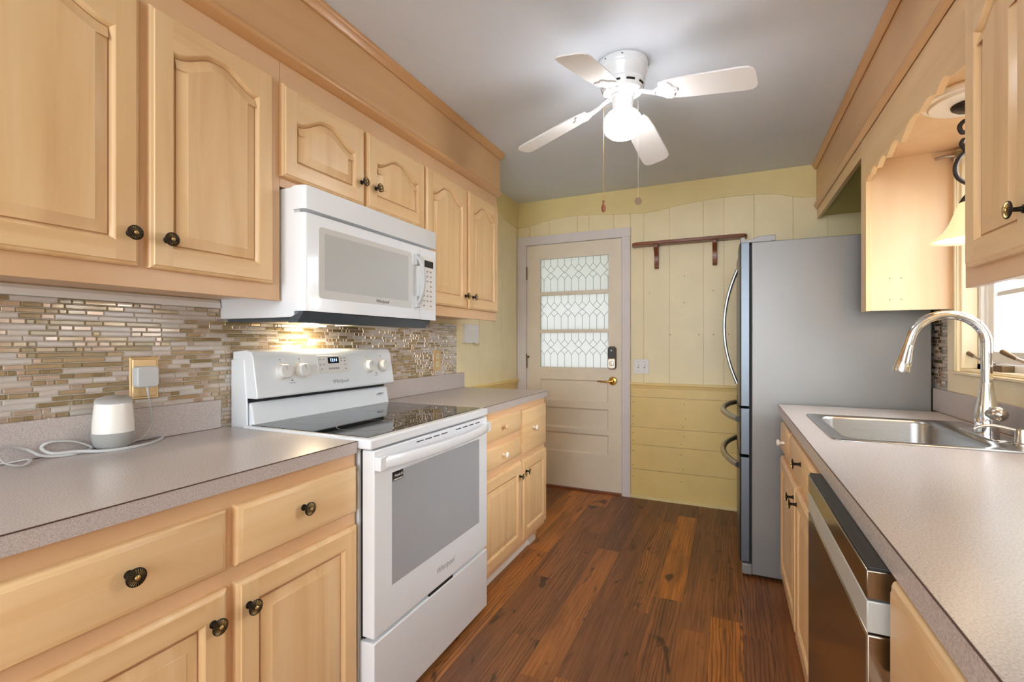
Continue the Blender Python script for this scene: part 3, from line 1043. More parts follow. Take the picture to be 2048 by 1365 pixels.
for r in range(8):
    for c_ in range(3):
        if r in (3, 7) and c_ == 1: continue
        MB().box(mxf + 0.001, mxf + 0.0018, 1.748 + 0.026 * c_, 1.760 + 0.026 * c_, 1.516 - 0.022 * r, 1.523 - 0.022 * r).build('button', 'grey_print', cp, smooth=0)
text('brand_lettering', 'Whirlpool', 0.018, (mxf + 0.0022, 1.475, 1.361), dr, 'dark_print', shear=0.2)
MB().prism([(-1.30, 1.284), (-1.245, 1.303), (-1.242, 1.300), (-1.270, 1.266), (-1.31, 1.266)], 'y', my0 + 0.006, my1 - 0.035).build('front_grease_lip', 'charcoal', mw)
mb = MB()
mb.box(XL + 0.012, -1.31, my0 + 0.03, my1 - 0.02, 1.274, 1.2835, 0)
for a in (1.14, 1.50):
    mb.box(-1.50, -1.33, a, a + 0.30, 1.270, 1.2745, 1)
under = mb.build('underside', ['charcoal', 'nickel'], mw)
bx('lamp_lens', -1.610, -1.545, 1.415, 1.495, 1.2675, 1.2722, 'hood_lens', mw)
hl = bpy.data.lights.new('hood_lamp', 'AREA')
hl.shape, hl.size, hl.size_y, hl.energy, hl.color = 'RECTANGLE', 0.05, 0.07, 2.4, (1.0, 0.78, 0.48)
ho = bpy.data.objects.new('hood_lamp', hl)
COL.objects.link(ho)
ho.parent = mw
ho.location = Vector((-1.58, 1.455, 1.266)) - mw.location
ho.rotation_euler = (0, radians(-35), 0)

# ---------------------------------------------------------------- range
rg = thing('range', (-1.32, 1.515, 0), 'white electric range with black glass cooktop', 'range')
ry0, ry1 = 1.140, 1.892
xd = -0.985     # front of the oven door
mb = MB()
mb.box(XL + 0.03, -1.045, ry0 + 0.004, ry1 - 0.004, 0.02, 0.868)
mb.box(XL + 0.03, -1.045, ry0, ry0 + 0.004, 0.10, 0.80)
mb.build('body', 'white_enamel', rg, bevel=0.003)
bx('door_gap', -1.046, -1.030, ry0 + 0.012, ry1 - 0.012, 0.03, 0.868, 'black_gap', rg)
# cooktop frame
mb = MB()
pts = rrect(ry0 - 0.012, ry1 + 0.006, 0, 1, 0.001)
mb.box(-1.56, -0.985, ry0 - 0.014, ry1 + 0.006, 0.873, 0.906)
mb.build('cooktop_frame', 'white_enamel', rg, bevel=0.007, bseg=3)
MB().prism(rrect(-1.545, -1.012, ry0 + 0.008, ry1 - 0.014, 0.006), 'z', 0.903, 0.9078).build('cooktop_glass', 'black_glass', rg, smooth=0)
mb = MB()
for (cx_, cy_, r_) in ((-1.16, 1.32, 0.11), (-1.16, 1.70, 0.085), (-1.40, 1.32, 0.085), (-1.40, 1.70, 0.11)):
    mb = MB()
    mb.lathe([(r_ - 0.001, 0.9079), (r_ + 0.001, 0.9079), (r_ + 0.001, 0.9081), (r_ - 0.001, 0.9081), (r_ - 0.001, 0.9079)], (cx_, cy_, 0), 'z', 48, 0, False, False)
    mb.build('burner_ring', 'grey_print', rg)
# back riser and console
MB().prism([(-1.625, 0.90), (-1.530, 0.90), (-1.541, 0.912), (-1.552, 0.975), (-1.560, 0.984), (-1.625, 0.984)], 'y', ry0 + 0.014, ry1 + 0.004).build('riser', 'white_enamel', rg, bevel=0.006, bseg=3)
bx('vent_slot', -1.622, -1.568, ry0 + 0.012, ry1 - 0.002, 0.970, 1.006, 'black_gap', rg)
con = MB()
con.prism([(-1.640, 1.00), (-1.515, 1.00), (-1.509, 1.006), (-1.534, 1.150), (-1.546, 1.168), (-1.570, 1.174), (-1.640, 1.168)], 'y', ry0 + 0.006, ry1 + 0.006)
con.prism([(-1.645, 0.86), (-1.560, 0.86), (-1.560, 0.985), (-1.575, 1.14), (-1.645, 1.14)], 'y', ry0 + 0.002, ry0 + 0.010)
con = con.build('control_console', 'white_enamel', rg, bevel=0.009, bseg=3)
# plane of the console face: from (-1.509,1.006) to (-1.534,1.150)
ang = math.atan2(0.025, 0.144)


def onface(z, w=0.0):
    return -1.509 - (z - 1.006) * 0.025 / 0.144 + w


rot_face = Matrix.Rotation(-ang, 4, 'Y')


def rot_text():
    return (Matrix.Rotation(-ang, 4, 'Y') @ Matrix.Rotation(pi / 2, 4, 'Z') @ Matrix.Rotation(pi / 2, 4, 'X')).to_euler()


kmb = None
for ky in (1.258, 1.345, 1.725, 1.822):
    kz = 1.090
    if kmb is None:
        mb = MB()
        mb.lathe([(0.036, 0.000), (0.036, 0.0012), (0.029, 0.0016), (0.0285, 0.010), (0.026, 0.013), (0.025, 0.028), (0.023, 0.0305), (0.001, 0.031)], axis='x', seg=36)
        mb.box(0.0305, 0.0318, -0.0008, 0.0008, 0.004, 0.021, 1)
        mb.lathe([(0.0245, 0.0142), (0.0262, 0.0142)], axis='x', seg=36, mi=1, cap0=False, cap1=False)
        kmb = mb.build('burner_knob', ['white_plastic', 'grey_print'], None, origin=(0, 0, 0))
        kmb.parent = rg
        ko = kmb
    else:
        ko = kmb.copy()
        COL.objects.link(ko)
    ko.location = Vector((onface(kz, -0.001), ky, kz)) - rg.location
    ko.rotation_euler = (0, -ang, 0)
    ko.name = 'burner_knob'
mb = MB()
for ky in (1.258, 1.345, 1.725, 1.822):
    mb = MB()
    mb.box(onface(1.137), onface(1.137, 0.0006), ky - 0.006, ky + 0.001, 1.134, 1.139)
    mb.box(onface(1.128), onface(1.128, 0.0006), ky - 0.004, ky + 0.003, 1.127, 1.129)
    mb.build('dial_marking', 'grey_print', con, smooth=0)
for ky in (1.300, 1.775):
    MB().box(onface(1.046), onface(1.046, 0.0006), ky - 0.014, ky + 0.014, 1.0455, 1.0475).build('dial_marking', 'grey_print', con, smooth=0)
for ky in (1.300, 1.775):
    MB().lathe([(0.0028, 0), (0.0028, 0.001)], (onface(1.056), ky, 1.056), 'x', 12).build('indicator_dot', 'black_plastic', con)
pn = MB().prism(rrect(-0.085, 0.085, -0.038, 0.038, 0.006), 'x', 0, 0.0016)
pn = pn.build('keypad_panel', 'white_plastic', None, origin=(0, 0, 0), bevel=0.0008)
pn.parent = con
pn.location = Vector((onface(1.109), 1.518, 1.109)) - rg.location
pn.rotation_euler = (0, -ang, 0)
dsp = MB().box(0.0014, 0.0026, -0.031, 0.029, 0.004, 0.030).build('clock_display', 'black_glass', None, origin=(0, 0, 0))
dsp.parent = pn
kb = [(-0.030 + 0.0122 * k, -0.021 + 0.0122 * k, -0.022, -0.014) for k in range(5)]
for (a, b) in ((-0.077, 0.021), (-0.058, 0.021), (-0.077, 0.000), (-0.058, 0.000), (-0.072, -0.019), (0.040, 0.024), (0.058, 0.024), (0.040, 0.014), (0.060, 0.012), (0.060, -0.004), (0.060, -0.022)):
    kb.append((a, a + 0.009, b - 0.002, b + 0.003))
for q in kb:
    kk = MB().box(0.0014, 0.0020, *q).build('key', 'grey_print', None, origin=(0, 0, 0), smooth=0)
    kk.parent = pn
tx = text('clock_digits', '12:14', 0.018, (0, 0, 0), con, 'clock_digits')
tx.parent = pn
tx.location = (0.0028, -0.001, 0.017)
tx = text('brand_lettering', 'Whirlpool', 0.022, (onface(1.036, 0.0008), 1.545, 1.036), con, 'grey_print', shear=0.2)
tx.rotation_euler = rot_text()
tx = text('badge_lettering', 'AMERICA', 0.010, (-1.5440, 1.835, 0.952), rg, 'dark_print')
tx.rotation_euler = (pi / 2 - 0.0, 0, pi / 2)
mb = MB()
ov = [(0.028 * cos(2 * pi * k / 24), 0.0065 * sin(2 * pi * k / 24)) for k in range(24)]
mb.loops([[(-1.5445, 1.835 + a, 0.951 + b) for a, b in ov], [(-1.5445, 1.835 + a * 0.93, 0.951 + b * 0.8) for a, b in ov]], 0)
mb.build('oval_badge', 'grey_print', rg, recalc=False)
# oven door
od = MB().box(-1.032, xd, ry0 + 0.002, ry1 - 0.004, 0.289, 0.868).build('oven_door', 'white_enamel', rg, bevel=0.004, bseg=3)
gw = MB().box(xd - 0.002, xd + 0.0010, 1.226, 1.812, 0.420, 0.782).build('oven_window', 'oven_glass', od, smooth=0)
mb = MB()
for k in range(9):
    if k == 4: continue
    y = 1.36 + 0.052 * k
    MB().box(xd - 0.002, xd + 0.0008, y, y + 0.040, 0.853, 0.8565).build('door_vent', 'black_gap', od, smooth=0)
mb = MB()
hp = []
n = 22
for k in range(n + 1):
    u = -1 + 2 * k / n
    hp.append((xd + 0.012 + 0.040 * (1 - u * u) ** 0.7, ry0 + 0.030 + (ry1 - ry0 - 0.062) * (k / n), 0.828))
rings = []
for (x, y, z) in hp:
    rings.append([(x - 0.010, y, z - 0.018), (x + 0.006, y, z - 0.018), (x + 0.010, y, z - 0.010), (x + 0.010, y, z + 0.010), (x + 0.006, y, z + 0.018), (x - 0.010, y, z + 0.018)])
mb.loops(rings, 0, True, True)
mb.box(xd - 0.002, xd + 0.022, ry0 + 0.006, ry0 + 0.040, 0.806, 0.848).box(xd - 0.002, xd + 0.022, ry1 - 0.042, ry1 - 0.006, 0.806, 0.848)
mb.build('oven_handle', 'white_enamel', od, smooth=50, bevel=0.002)
bx('sticker', xd + 0.001, xd + 0.0016, 1.228, 1.283, 0.752, 0.782, 'black_plastic', gw)
text('sticker_lettering', 'AquaLift', 0.0125, (xd + 0.0018, 1.259, 0.769), gw, 'vinyl')
bx('sticker_line', xd + 0.0016, xd + 0.0019, 1.232, 1.280, 0.7545, 0.7575, 'vinyl', gw)
text('brand_lettering', 'Whirlpool', 0.030, (xd + 0.0006, 1.545, 0.348), od, 'grey_print', shear=0.2)
dw_ = MB().box(-1.040, xd + 0.001, ry0 + 0.0, ry1 - 0.006, 0.024, 0.277).build('storage_drawer', 'white_enamel', rg, bevel=0.004, bseg=3)
bx('drawer_grip', xd - 0.008, xd - 0.002, 1.44, 1.60, 0.277, 0.289, 'black_gap', dw_)
for (a, b) in ((-1.60, 1.18), (-1.60, 1.85), (-1.10, 1.18), (-1.10, 1.85)):
    MB().lathe([(0.018, 0), (0.018, 0.022)], (a, b, 0), 'z', 12).build('foot', 'black_plastic', rg)

# ---------------------------------------------------------------- outlets, speaker, cords on the left
ol = thing('wall_outlet', (XL + 0.008, 0.862, 1.025), 'brass outlet plate behind the smart speaker', 'outlet', 'wall outlets')
mb = MB()
for k, (d, x) in enumerate(((0, 0.0), (0.006, 0.004), (0.010, 0.004))):
    pass
R = [(0.822, 1.026), (0.902, 1.026), (0.902, 1.156), (0.822, 1.156)]
P3 = lambda pts, w: [(XL + 0.006 + w, p[0], p[1]) for p in pts]
mb.loops([P3(R, 0), P3(R, 0.003), P3(offset(R, 0.003), 0.005), P3(offset(R, 0.006), 0.0045), P3(offset(R, 0.009), 0.007), P3(offset(R, 0.012), 0.0075)], 0, True, True)
mb.build('cover_plate', 'satin_brass', ol, recalc=False, smooth=30)
ad = thing('power_adapter', (XL + 0.014, 0.862, 1.06), 'white square power adapter plugged into the brass outlet', 'power adapter')
MB().prism(rrect(0.826, 0.886, 1.064, 1.128, 0.010), 'x', XL + 0.0137, XL + 0.044).build('adapter_body', 'grey_plastic', ad, bevel=0.004, bseg=3)
MB().tube([(XL + 0.034, 0.858, 1.066), (XL + 0.034, 0.859, 1.050), (XL + 0.036, 0.862, 1.02), (XL + 0.04, 0.866, 0.98), (XL + 0.044, 0.864, 0.955),
           (XL + 0.045, 0.852, 0.930), (XL + 0.050, 0.830, 0.912), (XL + 0.055, 0.80, 0.9035), (XL + 0.06, 0.76, 0.9035), (XL + 0.06, 0.745, 0.904)],
          [0.004, 0.003] + [0.0019] * 8, 8).build('adapter_cord', 'grey_plastic', ad)
o2 = thing('wall_outlet', (XL + 0.008, 2.483, 1.027), 'ivory outlet on the mosaic tile right of the range', 'outlet', 'wall outlets')
MB().prism(rrect(2.443, 2.524, 1.028, 1.157, 0.004), 'x', XL + 0.006, XL + 0.012).build('cover_plate', 'satin_brass', o2, bevel=0.002)
for zc in (1.068, 1.117):
    r2 = MB().prism(rrect(2.466, 2.501, zc - 0.017, zc + 0.017, 0.010), 'x', XL + 0.0115, XL + 0.0145).build('receptacle', 'ivory', o2)
    mb = MB()
    mb.box(XL + 0.0140, XL + 0.0148, 2.476, 2.478, zc - 0.004, zc + 0.007).box(XL + 0.0140, XL + 0.0148, 2.489, 2.491, zc - 0.004, zc + 0.006)
    mb.build('slots', 'black_gap', r2, smooth=0)

t = NT('speaker_fabric')
ck = t.n('ShaderNodeTexChecker')
t.l(t.pos(), ck.inputs['Vector'])
ck.inputs['Scale'].default_value = 700
t.set(color=t.mix(ck.outputs['Fac'], S(150, 150, 147), S(168, 168, 164)), rough=0.9)
M['fabric'] = t.m
spx, spy = XL + 0.078, 0.749
sp_ = thing('smart_speaker', (spx, spy, CZ), 'white and grey cylindrical smart speaker on the left counter', 'speaker')
mb = MB()
mb.lathe([(0.0480, 0.050), (0.0480, 0.052), (0.0468, 0.080), (0.0446, 0.110), (0.0428, 0.126), (0.0422, 0.130)], (spx, spy, CZ), 'z', 48, cap0=True, cap1=False)
top = [(0.0421 * cos(2 * pi * k / 48), 0.0421 * sin(2 * pi * k / 48)) for k in range(48)]
dz_ = lambda a, b: -0.22 * (a * 0.9 - b * 0.44)
mb.build('shell', 'ceramic', sp_, smooth=60)
MB().loops([[(spx + a, spy + b, CZ + 0.128) for a, b in top], [(spx + a, spy + b, CZ + 0.1385 + dz_(a, b)) for a, b in top], [(spx + a * 0.97, spy + b * 0.97, CZ + 0.1400 + dz_(a, b)) for a, b in top]], 0, True, True).build('top_face', 'grey_plastic', sp_, smooth=60)
MB().lathe([(0.038, 0.008), (0.043, 0.016), (0.0475, 0.030), (0.0485, 0.044), (0.0481, 0.050)], (spx, spy, CZ), 'z', 48).build('fabric_base', 'fabric', sp_, smooth=60)
MB().lathe([(0.032, 0.0), (0.036, 0.003), (0.036, 0.009)], (spx, spy, CZ), 'z', 40).build('foot', 'black_plastic', sp_)

# flat white cord lying in loops left of the speaker
def spline(pts, n=8):
    out = []
    P = [Vector(p) for p in pts]
    for k in range(len(P) - 1):
        p0, p1, p2, p3 = P[max(0, k - 1)], P[k], P[k + 1], P[min(len(P) - 1, k + 2)]
        for j in range(n):
            u = j / n
            out.append(0.5 * ((2 * p1) + (p2 - p0) * u + (2 * p0 - 5 * p1 + 4 * p2 - p3) * u * u + (3 * p1 - p0 - 3 * p2 + p3) * u ** 3))
    out.append(P[-1])
    return out


cz_ = CZ + 0.0035
pts = [(-1.628, 0.42, cz_), (-1.622, 0.50, cz_), (-1.612, 0.55, cz_), (-1.590, 0.575, cz_ + 0.004), (-1.560, 0.565, cz_ + 0.002), (-1.545, 0.545, cz_), (-1.555, 0.520, cz_ + 0.012),
       (-1.585, 0.520, cz_ + 0.034), (-1.610, 0.545, cz_ + 0.040), (-1.615, 0.580, cz_ + 0.026), (-1.600, 0.605, cz_ + 0.006), (-1.590, 0.64, cz_), (-1.590, 0.68, cz_), (-1.605, 0.712, cz_ + 0.004),
       (-1.622, 0.69, cz_ + 0.022), (-1.628, 0.65, cz_ + 0.034), (-1.627, 0.622, cz_ + 0.034), (-1.618, 0.61, cz_ + 0.022), (-1.600, 0.625, cz_ + 0.007), (-1.582, 0.67, cz_ + 0.005), (-1.552, 0.715, cz_),
       (-1.536, 0.765, cz_), (-1.545, 0.82, cz_), (-1.575, 0.862, cz_), (-1.605, 0.892, cz_ + 0.002), (-1.618, 0.880, cz_ + 0.006), (-1.622, 0.845, cz_ + 0.004), (-1.622, 0.81, cz_ + 0.002)]
pts = [(max(p[0], -1.619), p[1], p[2] + 0.001) for p in pts]
cord = MB().tube(spline(pts), 0.0042, 8, flat=0.55)
cord.build('loose_cable', 'grey_plastic', None, origin=(-1.60, 0.62, CZ), smooth=60)
tag(bpy.data.objects['loose_cable'], 'loose white power cord looped on the left counter beside the speaker', 'cord')

# alarm keypad and hook on the plank wall
al = thing('alarm_keypad', (XL, 2.90, 1.20), 'small white alarm keypad box on the plank wall', 'alarm keypad')
MB().box(XL, XL + 0.030, 2.80, 2.990, 1.197, 1.330).build('case', 'white_plastic', al, bevel=0.003)
MB().box(XL + 0.029, XL + 0.032, 2.825, 2.982, 1.283, 1.325).build('flip_cover', 'vinyl', al, bevel=0.001)
hk = MB().tube(spline([(XL, 2.955, 1.195), (XL + 0.012, 2.955, 1.193), (XL + 0.026, 2.962, 1.180), (XL + 0.036, 2.972, 1.184), (XL + 0.038, 2.978, 1.196)]), 0.003, 8)
tag(hk.build('wall_hook', 'satin_brass', None, origin=(XL, 2.955, 1.19)), 'small brass cup hook below the alarm keypad', 'hook')

# ================================================================= BACK WALL ITEMS
ysh = YB - 0.0
sh = thing('wall_shelf', (-0.30, YB, 1.76), 'narrow dark-stained wooden shelf on two brackets on the back wall', 'shelf')
MB().prism([(-0.676, YB), (-0.676, YB - 0.045), (-0.670, YB - 0.075), (-0.655, YB - 0.092), (-0.62, YB - 0.098), (0.07, YB - 0.098), (0.10, YB - 0.092), (0.115, YB - 0.075), (0.12, YB - 0.045), (0.12, YB)],
           'z', 1.936, 1.960).build('board', 'walnut', sh, bevel=0.005, bseg=3)
for xb in (-0.497, -0.090):
    pr = [(YB, 1.936), (YB - 0.080, 1.936), (YB - 0.080, 1.915), (YB - 0.066, 1.900), (YB - 0.045, 1.880), (YB - 0.034, 1.850), (YB - 0.030, 1.815), (YB - 0.034, 1.795), (YB - 0.036, 1.775), (YB - 0.022, 1.764), (YB, 1.762)]
    MB().prism(pr, 'x', xb - 0.015, xb + 0.015).build('bracket', 'walnut', sh, bevel=0.002)
sw = thing('light_switch', (-0.612, YB, 0.962), 'white double light switch beside the back door', 'light switch')
MB().prism([(-0.671, 0.961), (-0.555, 0.961), (-0.555, 1.073), (-0.671, 1.073)], 'y', YB - 0.005, YB).build('switch_plate', 'vinyl', sw, bevel=0.002)
for xs in (-0.637, -0.590):
    MB().box(xs - 0.005, xs + 0.005, YB - 0.013, YB - 0.0045, 1.012, 1.030).build('toggle', 'white_plastic', sw, bevel=0.001)
for xs in (-0.637, -0.590):
    for z in (0.983, 1.051): MB().lathe([(0.003, 0), (0.003, -0.001)], (xs, YB - 0.005, z), 'y', 10).build('screw', 'grey_print', sw)
    MB().box(xs - 0.006, xs + 0.006, YB - 0.0056, YB - 0.0045, 1.004, 1.030).build('toggle_slot', 'grey_print', sw)

# ================================================================= RIGHT SIDE
# refrigerator
fy0, fy1 = 2.705, 3.60
fr_ = thing('refrigerator', (0.45, 3.15, 0), 'stainless french door refrigerator with a grey side panel', 'refrigerator')
MB().box(0.108, 0.826, fy0, fy1, 0.018, 1.712).build('cabinet', 'fridge_side', fr_, bevel=0.004)
bx('door_gasket', 0.094, 0.109, fy0 + 0.012, fy1 - 0.012, 0.075, 1.700, 'black_gap', fr_)


def fdoor(name, a, b, z0, z1):
    pts = [(0.096, a), (0.062, a), (0.056, a + 0.008), (0.050, a + 0.03)]
    n = 8
    pts = [(0.096, a), (0.060, a), (0.0535, a + 0.007)]
    pts += [(0.052 - 0.004 * sin(pi * k / n), a + 0.02 + (b - a - 0.04) * k / n) for k in range(n + 1)]
    pts += [(0.0535, b - 0.007), (0.060, b), (0.096, b)]
    return MB().prism(pts, 'z', z0, z1).build(name, 'steel', fr_, smooth=40)


fm = (fy0 + fy1) / 2
d1 = fdoor('door', fy0 + 0.002, fm - 0.003, 0.876, 1.712)
d2 = fdoor('door', fm + 0.003, fy1 - 0.002, 0.876, 1.712)
w1 = fdoor('drawer', fy0 + 0.002, fy1 - 0.002, 0.628, 0.862)
w2 = fdoor('drawer', fy0 + 0.002, fy1 - 0.002, 0.080, 0.612)
for dd, yh in ((d1, fm - 0.04), (d2, fm + 0.04)):
    pts = []
    for k in range(21):
        u = -1 + 2 * k / 20
        pts.append((0.046 - 0.070 * (1 - u * u), yh, 1.295 + 0.335 * u))
    MB().tube(pts, [0.015] * 21, 10, flat=0.6, up=(1, 0, 0)).build('door_handle', 'handle_steel', dd, smooth=50)
for dd, zh in ((w1, 0.800), (w2, 0.560)):
    pts = []
    for k in range(25):
        u = -1 + 2 * k / 24
        pts.append((0.046 - 0.075 * (1 - abs(u) ** 2.2), fm + (fm - fy0 - 0.05) * u, zh))
    MB().tube(pts, 0.016, 10, flat=1.0, up=(0, 0, 1)).build('drawer_handle', 'handle_steel', dd, smooth=50)
mb = MB()
mb.prism([(0.056, 1.712), (0.056, 1.740), (0.074, 1.742), (0.082, 1.728), (0.110, 1.728), (0.135, 1.742), (0.215, 1.744), (0.215, 1.712)], 'y', fy0 + 0.004, fy0 + 0.10)
mb.build('hinge_cover', 'fridge_side', fr_, bevel=0.003)
mb = MB().box(0.062, 0.110, fy0 + 0.002, fy1 - 0.002, 0.012, 0.068)
mb.build('toe_grille', 'fridge_side', fr_, bevel=0.006)
for yy in (fy0 + 0.06, fy1 - 0.06):
    for xx in (0.16, 0.76): MB().lathe([(0.02, 0), (0.02, 0.02)], (xx, yy, 0), 'z', 12).build('foot', 'black_plastic', fr_)

# surround over the refrigerator: end panel, rail, shelf board
XU = 0.54          # face of the upper cabinets on the sink side
su = thing('refrigerator_surround', (0.69, 3.0, 1.337), 'maple end panel and top rail framing the space above the refrigerator', 'cabinet panel')
MB().box(XU + 0.002, XR - 0.006, 2.506, 2.526, 1.338, 2.0).build('end_panel', 'maple_panel', su)
MB().box(XU, XU + 0.018, 2.500, 2.580, 1.336, 2.103).build('stile', 'maple_v', su, bevel=0.001)
MB().box(XU, XU + 0.018, 2.580, YB - 0.010, 2.030, 2.103).build('top_rail', 'maple_h', su)
MB().box(XU + 0.018, XR - 0.004, 2.527, YB - 0.010, 2.050, 2.065).build('shelf_board', 'olive', su)
for (a, b) in ((0.6245, 1.474), (0.664, 1.474), (0.6245, 1.383), (0.664, 1.383)):
    MB().lathe([(0.0022, 0), (0.0022, -0.001)], (a, 2.506, b), 'y', 8).build('screw_hole', 'screw', su)

# soffit over the sink side
sr = thing('soffit', (0.69, 1.2, 2.10), 'maple soffit with moldings above the sink window', 'soffit', 'maple soffits')
bx('fascia', XU - 0.004, XR - 0.002, -0.6, YB - 0.009, 2.104, ZC - 0.001, 'maple_soffit', sr)
sx_ = XU - 0.004
MB().prism([(sx_, 2.366), (sx_ - 0.006, 2.362), (sx_ - 0.011, 2.366), (sx_ - 0.014, 2.376), (sx_ - 0.021, 2.384), (sx_ - 0.025, 2.392), (sx_ - 0.025, ZC - 0.001), (sx_, ZC - 0.001)],
           'y', -0.6, YB - 0.009).build('crown_molding', 'maple_trim', sr, smooth=50)
MB().prism([(sx_, 2.140), (sx_ - 0.007, 2.138), (sx_ - 0.012, 2.132), (sx_ - 0.014, 2.124), (sx_ - 0.012, 2.115), (sx_ - 0.007, 2.109), (sx_ - 0.003, 2.102), (sx_, 2.096)],
           'y', -0.6, YB - 0.009).build('lower_molding', 'maple_trim', sr, smooth=50)
# scalloped valance between the end panel and the near wall cabinet
va = thing('valance', (XU + 0.009, 2.03, 1.90), 'scalloped maple valance board above the sink window', 'valance')


def lobe(a, b, z0, z1, amp, n=10):
    out = []
    for k in range(1, n + 1):
        u = k / n
        out.append((a + (b - a) * u, z0 + (z1 - z0) * u + amp * sin(pi * u) * (0.6 + 0.8 * u)))
    return out


pts = [(2.316, 1.848), (2.265, 1.858)]
pts += [(2.250, 1.850)] + lobe(2.250, 2.170, 1.850, 1.856, 0.016)
pts += [(2.160, 1.848)] + lobe(2.160, 2.060, 1.848, 1.858, 0.014)
pts += [(2.050, 1.846)] + lobe(2.050, 1.905, 1.844, 1.846, 0.026)
pts += [(1.895, 1.840)] + lobe(1.895, 1.735, 1.840, 1.864, 0.022)
pts += [(1.725, 1.868)] + lobe(1.725, 1.625, 1.868, 1.864, 0.010)
pts += [(1.615, 1.860)] + lobe(1.615, 1.520, 1.860, 1.860, 0.020)
pts += [(1.443, 1.850)]
pts = [(y * 1.08, 1.2 + (z - 1.2) * 1.08) for y, z in pts]
pts = [(2.499, 1.896)] + pts[1:-1] + [(1.554, 1.898)]
MB().prism(pts + [(1.554, 2.103), (2.499, 2.103)], 'x', XU, XU + 0.018).build('board', 'maple_h', va, smooth=30)
MB().box(XU + 0.019, XR - 0.004, 1.556, 2.504, 1.986, 1.998).build('recess_top', 'maple_panel', va)

# near right wall cabinet
c = thing('wall_cabinet', (0.69, 1.0, 1.337), 'maple wall cabinet on the right, hanging beside the sink window', 'cabinet', GW)
mb = MB()
mb.box(XU, XR - 0.003, 0.60, 1.552, 1.353, 2.103)
mb.box(XU, XU + 0.02, 0.60, 1.552, 1.337, 1.355)
mb.build('carcass', 'maple_frame', c, bevel=0.001, bseg=1)
d = panel_door(c, 1.215, 1.504, 1.381, 2.05, XU, -1, 0.045, top=0.125)
knob('bronze', (XU - 0.0205, 1.243, 1.459), d, -1)
d = panel_door(c, 0.91, 1.195, 1.381, 2.05, XU, -1, 0.045, top=0.125)
knob('bronze', (XU - 0.0205, 0.938, 1.459), d, -1)

# tiles between refrigerator and window
mosaic('tile_backsplash', 'brown and stone mosaic tile strip between the refrigerator and the sink window', 2.567, 2.80, 0.999, 1.36, XR, -1, M['tiles_r'], 11, 'mosaic splashbacks')

# counter with sink cut-out
sx0, sx1, sy0, sy1 = 0.292, 0.800, 1.735, 2.325
counter('bright speckled laminate countertop holding the steel sink', 0.220, XR - 0.002, -0.5, 2.64, XR - 0.004, -1, (-0.5, 2.698), hole=(sx0 + 0.012, sx1 - 0.012, sy0 + 0.012, sy1 - 0.012), thick=0.042)
# sink
sk = thing('kitchen_sink', ((sx0 + sx1) / 2, (sy0 + sy1) / 2, CZ - 0.18), 'stainless steel single bowl sink set in the right counter', 'sink')
mb = MB()
zr = CZ + 0.0035
o_ = rrect(sx0, sx1, sy0, sy1, 0.03)
i_ = rrect(sx0 + 0.042, sx1 - 0.115, sy0 + 0.040, sy1 - 0.040, 0.055)
lv = lambda pts, z: [(p[0], p[1], z) for p in pts]
mb.loops([lv(o_, CZ + 0.0004), lv(offset(o_, 0.002), zr), lv(offset(o_, 0.010), zr + 0.0012), lv(offset(i_, -0.006), zr + 0.0005), lv(i_, zr - 0.003), lv(offset(i_, 0.004), zr - 0.012),
          lv(offset(i_, 0.012), CZ - 0.150), lv(offset(i_, 0.022), CZ - 0.168), lv(offset(i_, 0.045), CZ - 0.175)], 0, cap1=True)
sb = mb.build('basin', 'steel_sink', sk, recalc=False, smooth=50)
sm = sb.modifiers.new('solid', 'SOLIDIFY')
sm.thickness = 0.001
sm.offset = -1
MB().lathe([(0.045, 0), (0.043, 0.003), (0.030, 0.002), (0.028, -0.004), (0.001, -0.004)], ((sx0 + 0.042 + sx1 - 0.115) / 2, 2.03, CZ - 0.1745), 'z', 32).build('drain', 'chrome', sk)
# faucet
fx, fy, fz = 0.752, 2.012, zr + 0.001
fa = thing('faucet', (fx, fy, fz), 'chrome gooseneck pull-down faucet arching over the sink', 'faucet')
MB().prism(rrect(fx - 0.034, fx + 0.030, fy - 0.125, fy + 0.125, 0.028), 'z', fz - 0.0005, fz + 0.004).build('deck_plate', 'chrome', fa, bevel=0.002)
MB().lathe([(0.029, 0.003), (0.030, 0.012), (0.029, 0.060), (0.027, 0.085), (0.022, 0.115), (0.0165, 0.160), (0.0155, 0.168)], (fx, fy, fz), 'z', 32).build('body', 'chrome', fa, smooth=50)
pts = [(fx, fy, fz + 0.16), (fx, fy, fz + 0.20), (fx, fy, fz + 0.26)]
cxx, czz, rr_ = fx - 0.098, fz + 0.292, 0.098
for k in range(17):
    a = radians(0 + 172 * k / 16)
    pts.append((cxx + rr_ * cos(a), fy, czz + rr_ * 0.98 * sin(a)))
pts.append((cxx - rr_ - 0.006, fy, czz - 0.012))
MB().tube(pts, 0.0145, 18).build('spout', 'chrome', fa, smooth=60)
x0, z0 = cxx - rr_ - 0.004, czz - 0.004
hd = MB()
dirv = Vector((-0.22, 0, -1)).normalized()
pp = [Vector((x0, fy, z0)) + dirv * q for q in (0, 0.012, 0.02, 0.055, 0.088, 0.094)]
hd.tube(pp, [0.0155, 0.0165, 0.017, 0.022, 0.0265, 0.025], 22, up=(0, 1, 0))
hd.build('spray_head', 'chrome', fa, smooth=50)
lvv = MB()
lvv.tube([(fx, fy - 0.015, fz + 0.070), (fx + 0.006, fy - 0.040, fz + 0.074)], [0.016, 0.018], 16)
lvv.lathe([(0.001, -0.024), (0.013, -0.020), (0.021, -0.010), (0.0235, 0.0), (0.021, 0.010), (0.013, 0.020), (0.001, 0.024)], (fx + 0.008, fy - 0.050, fz + 0.074), 'y', 20)
lvv.build('lever', 'nickel', fa, smooth=60)
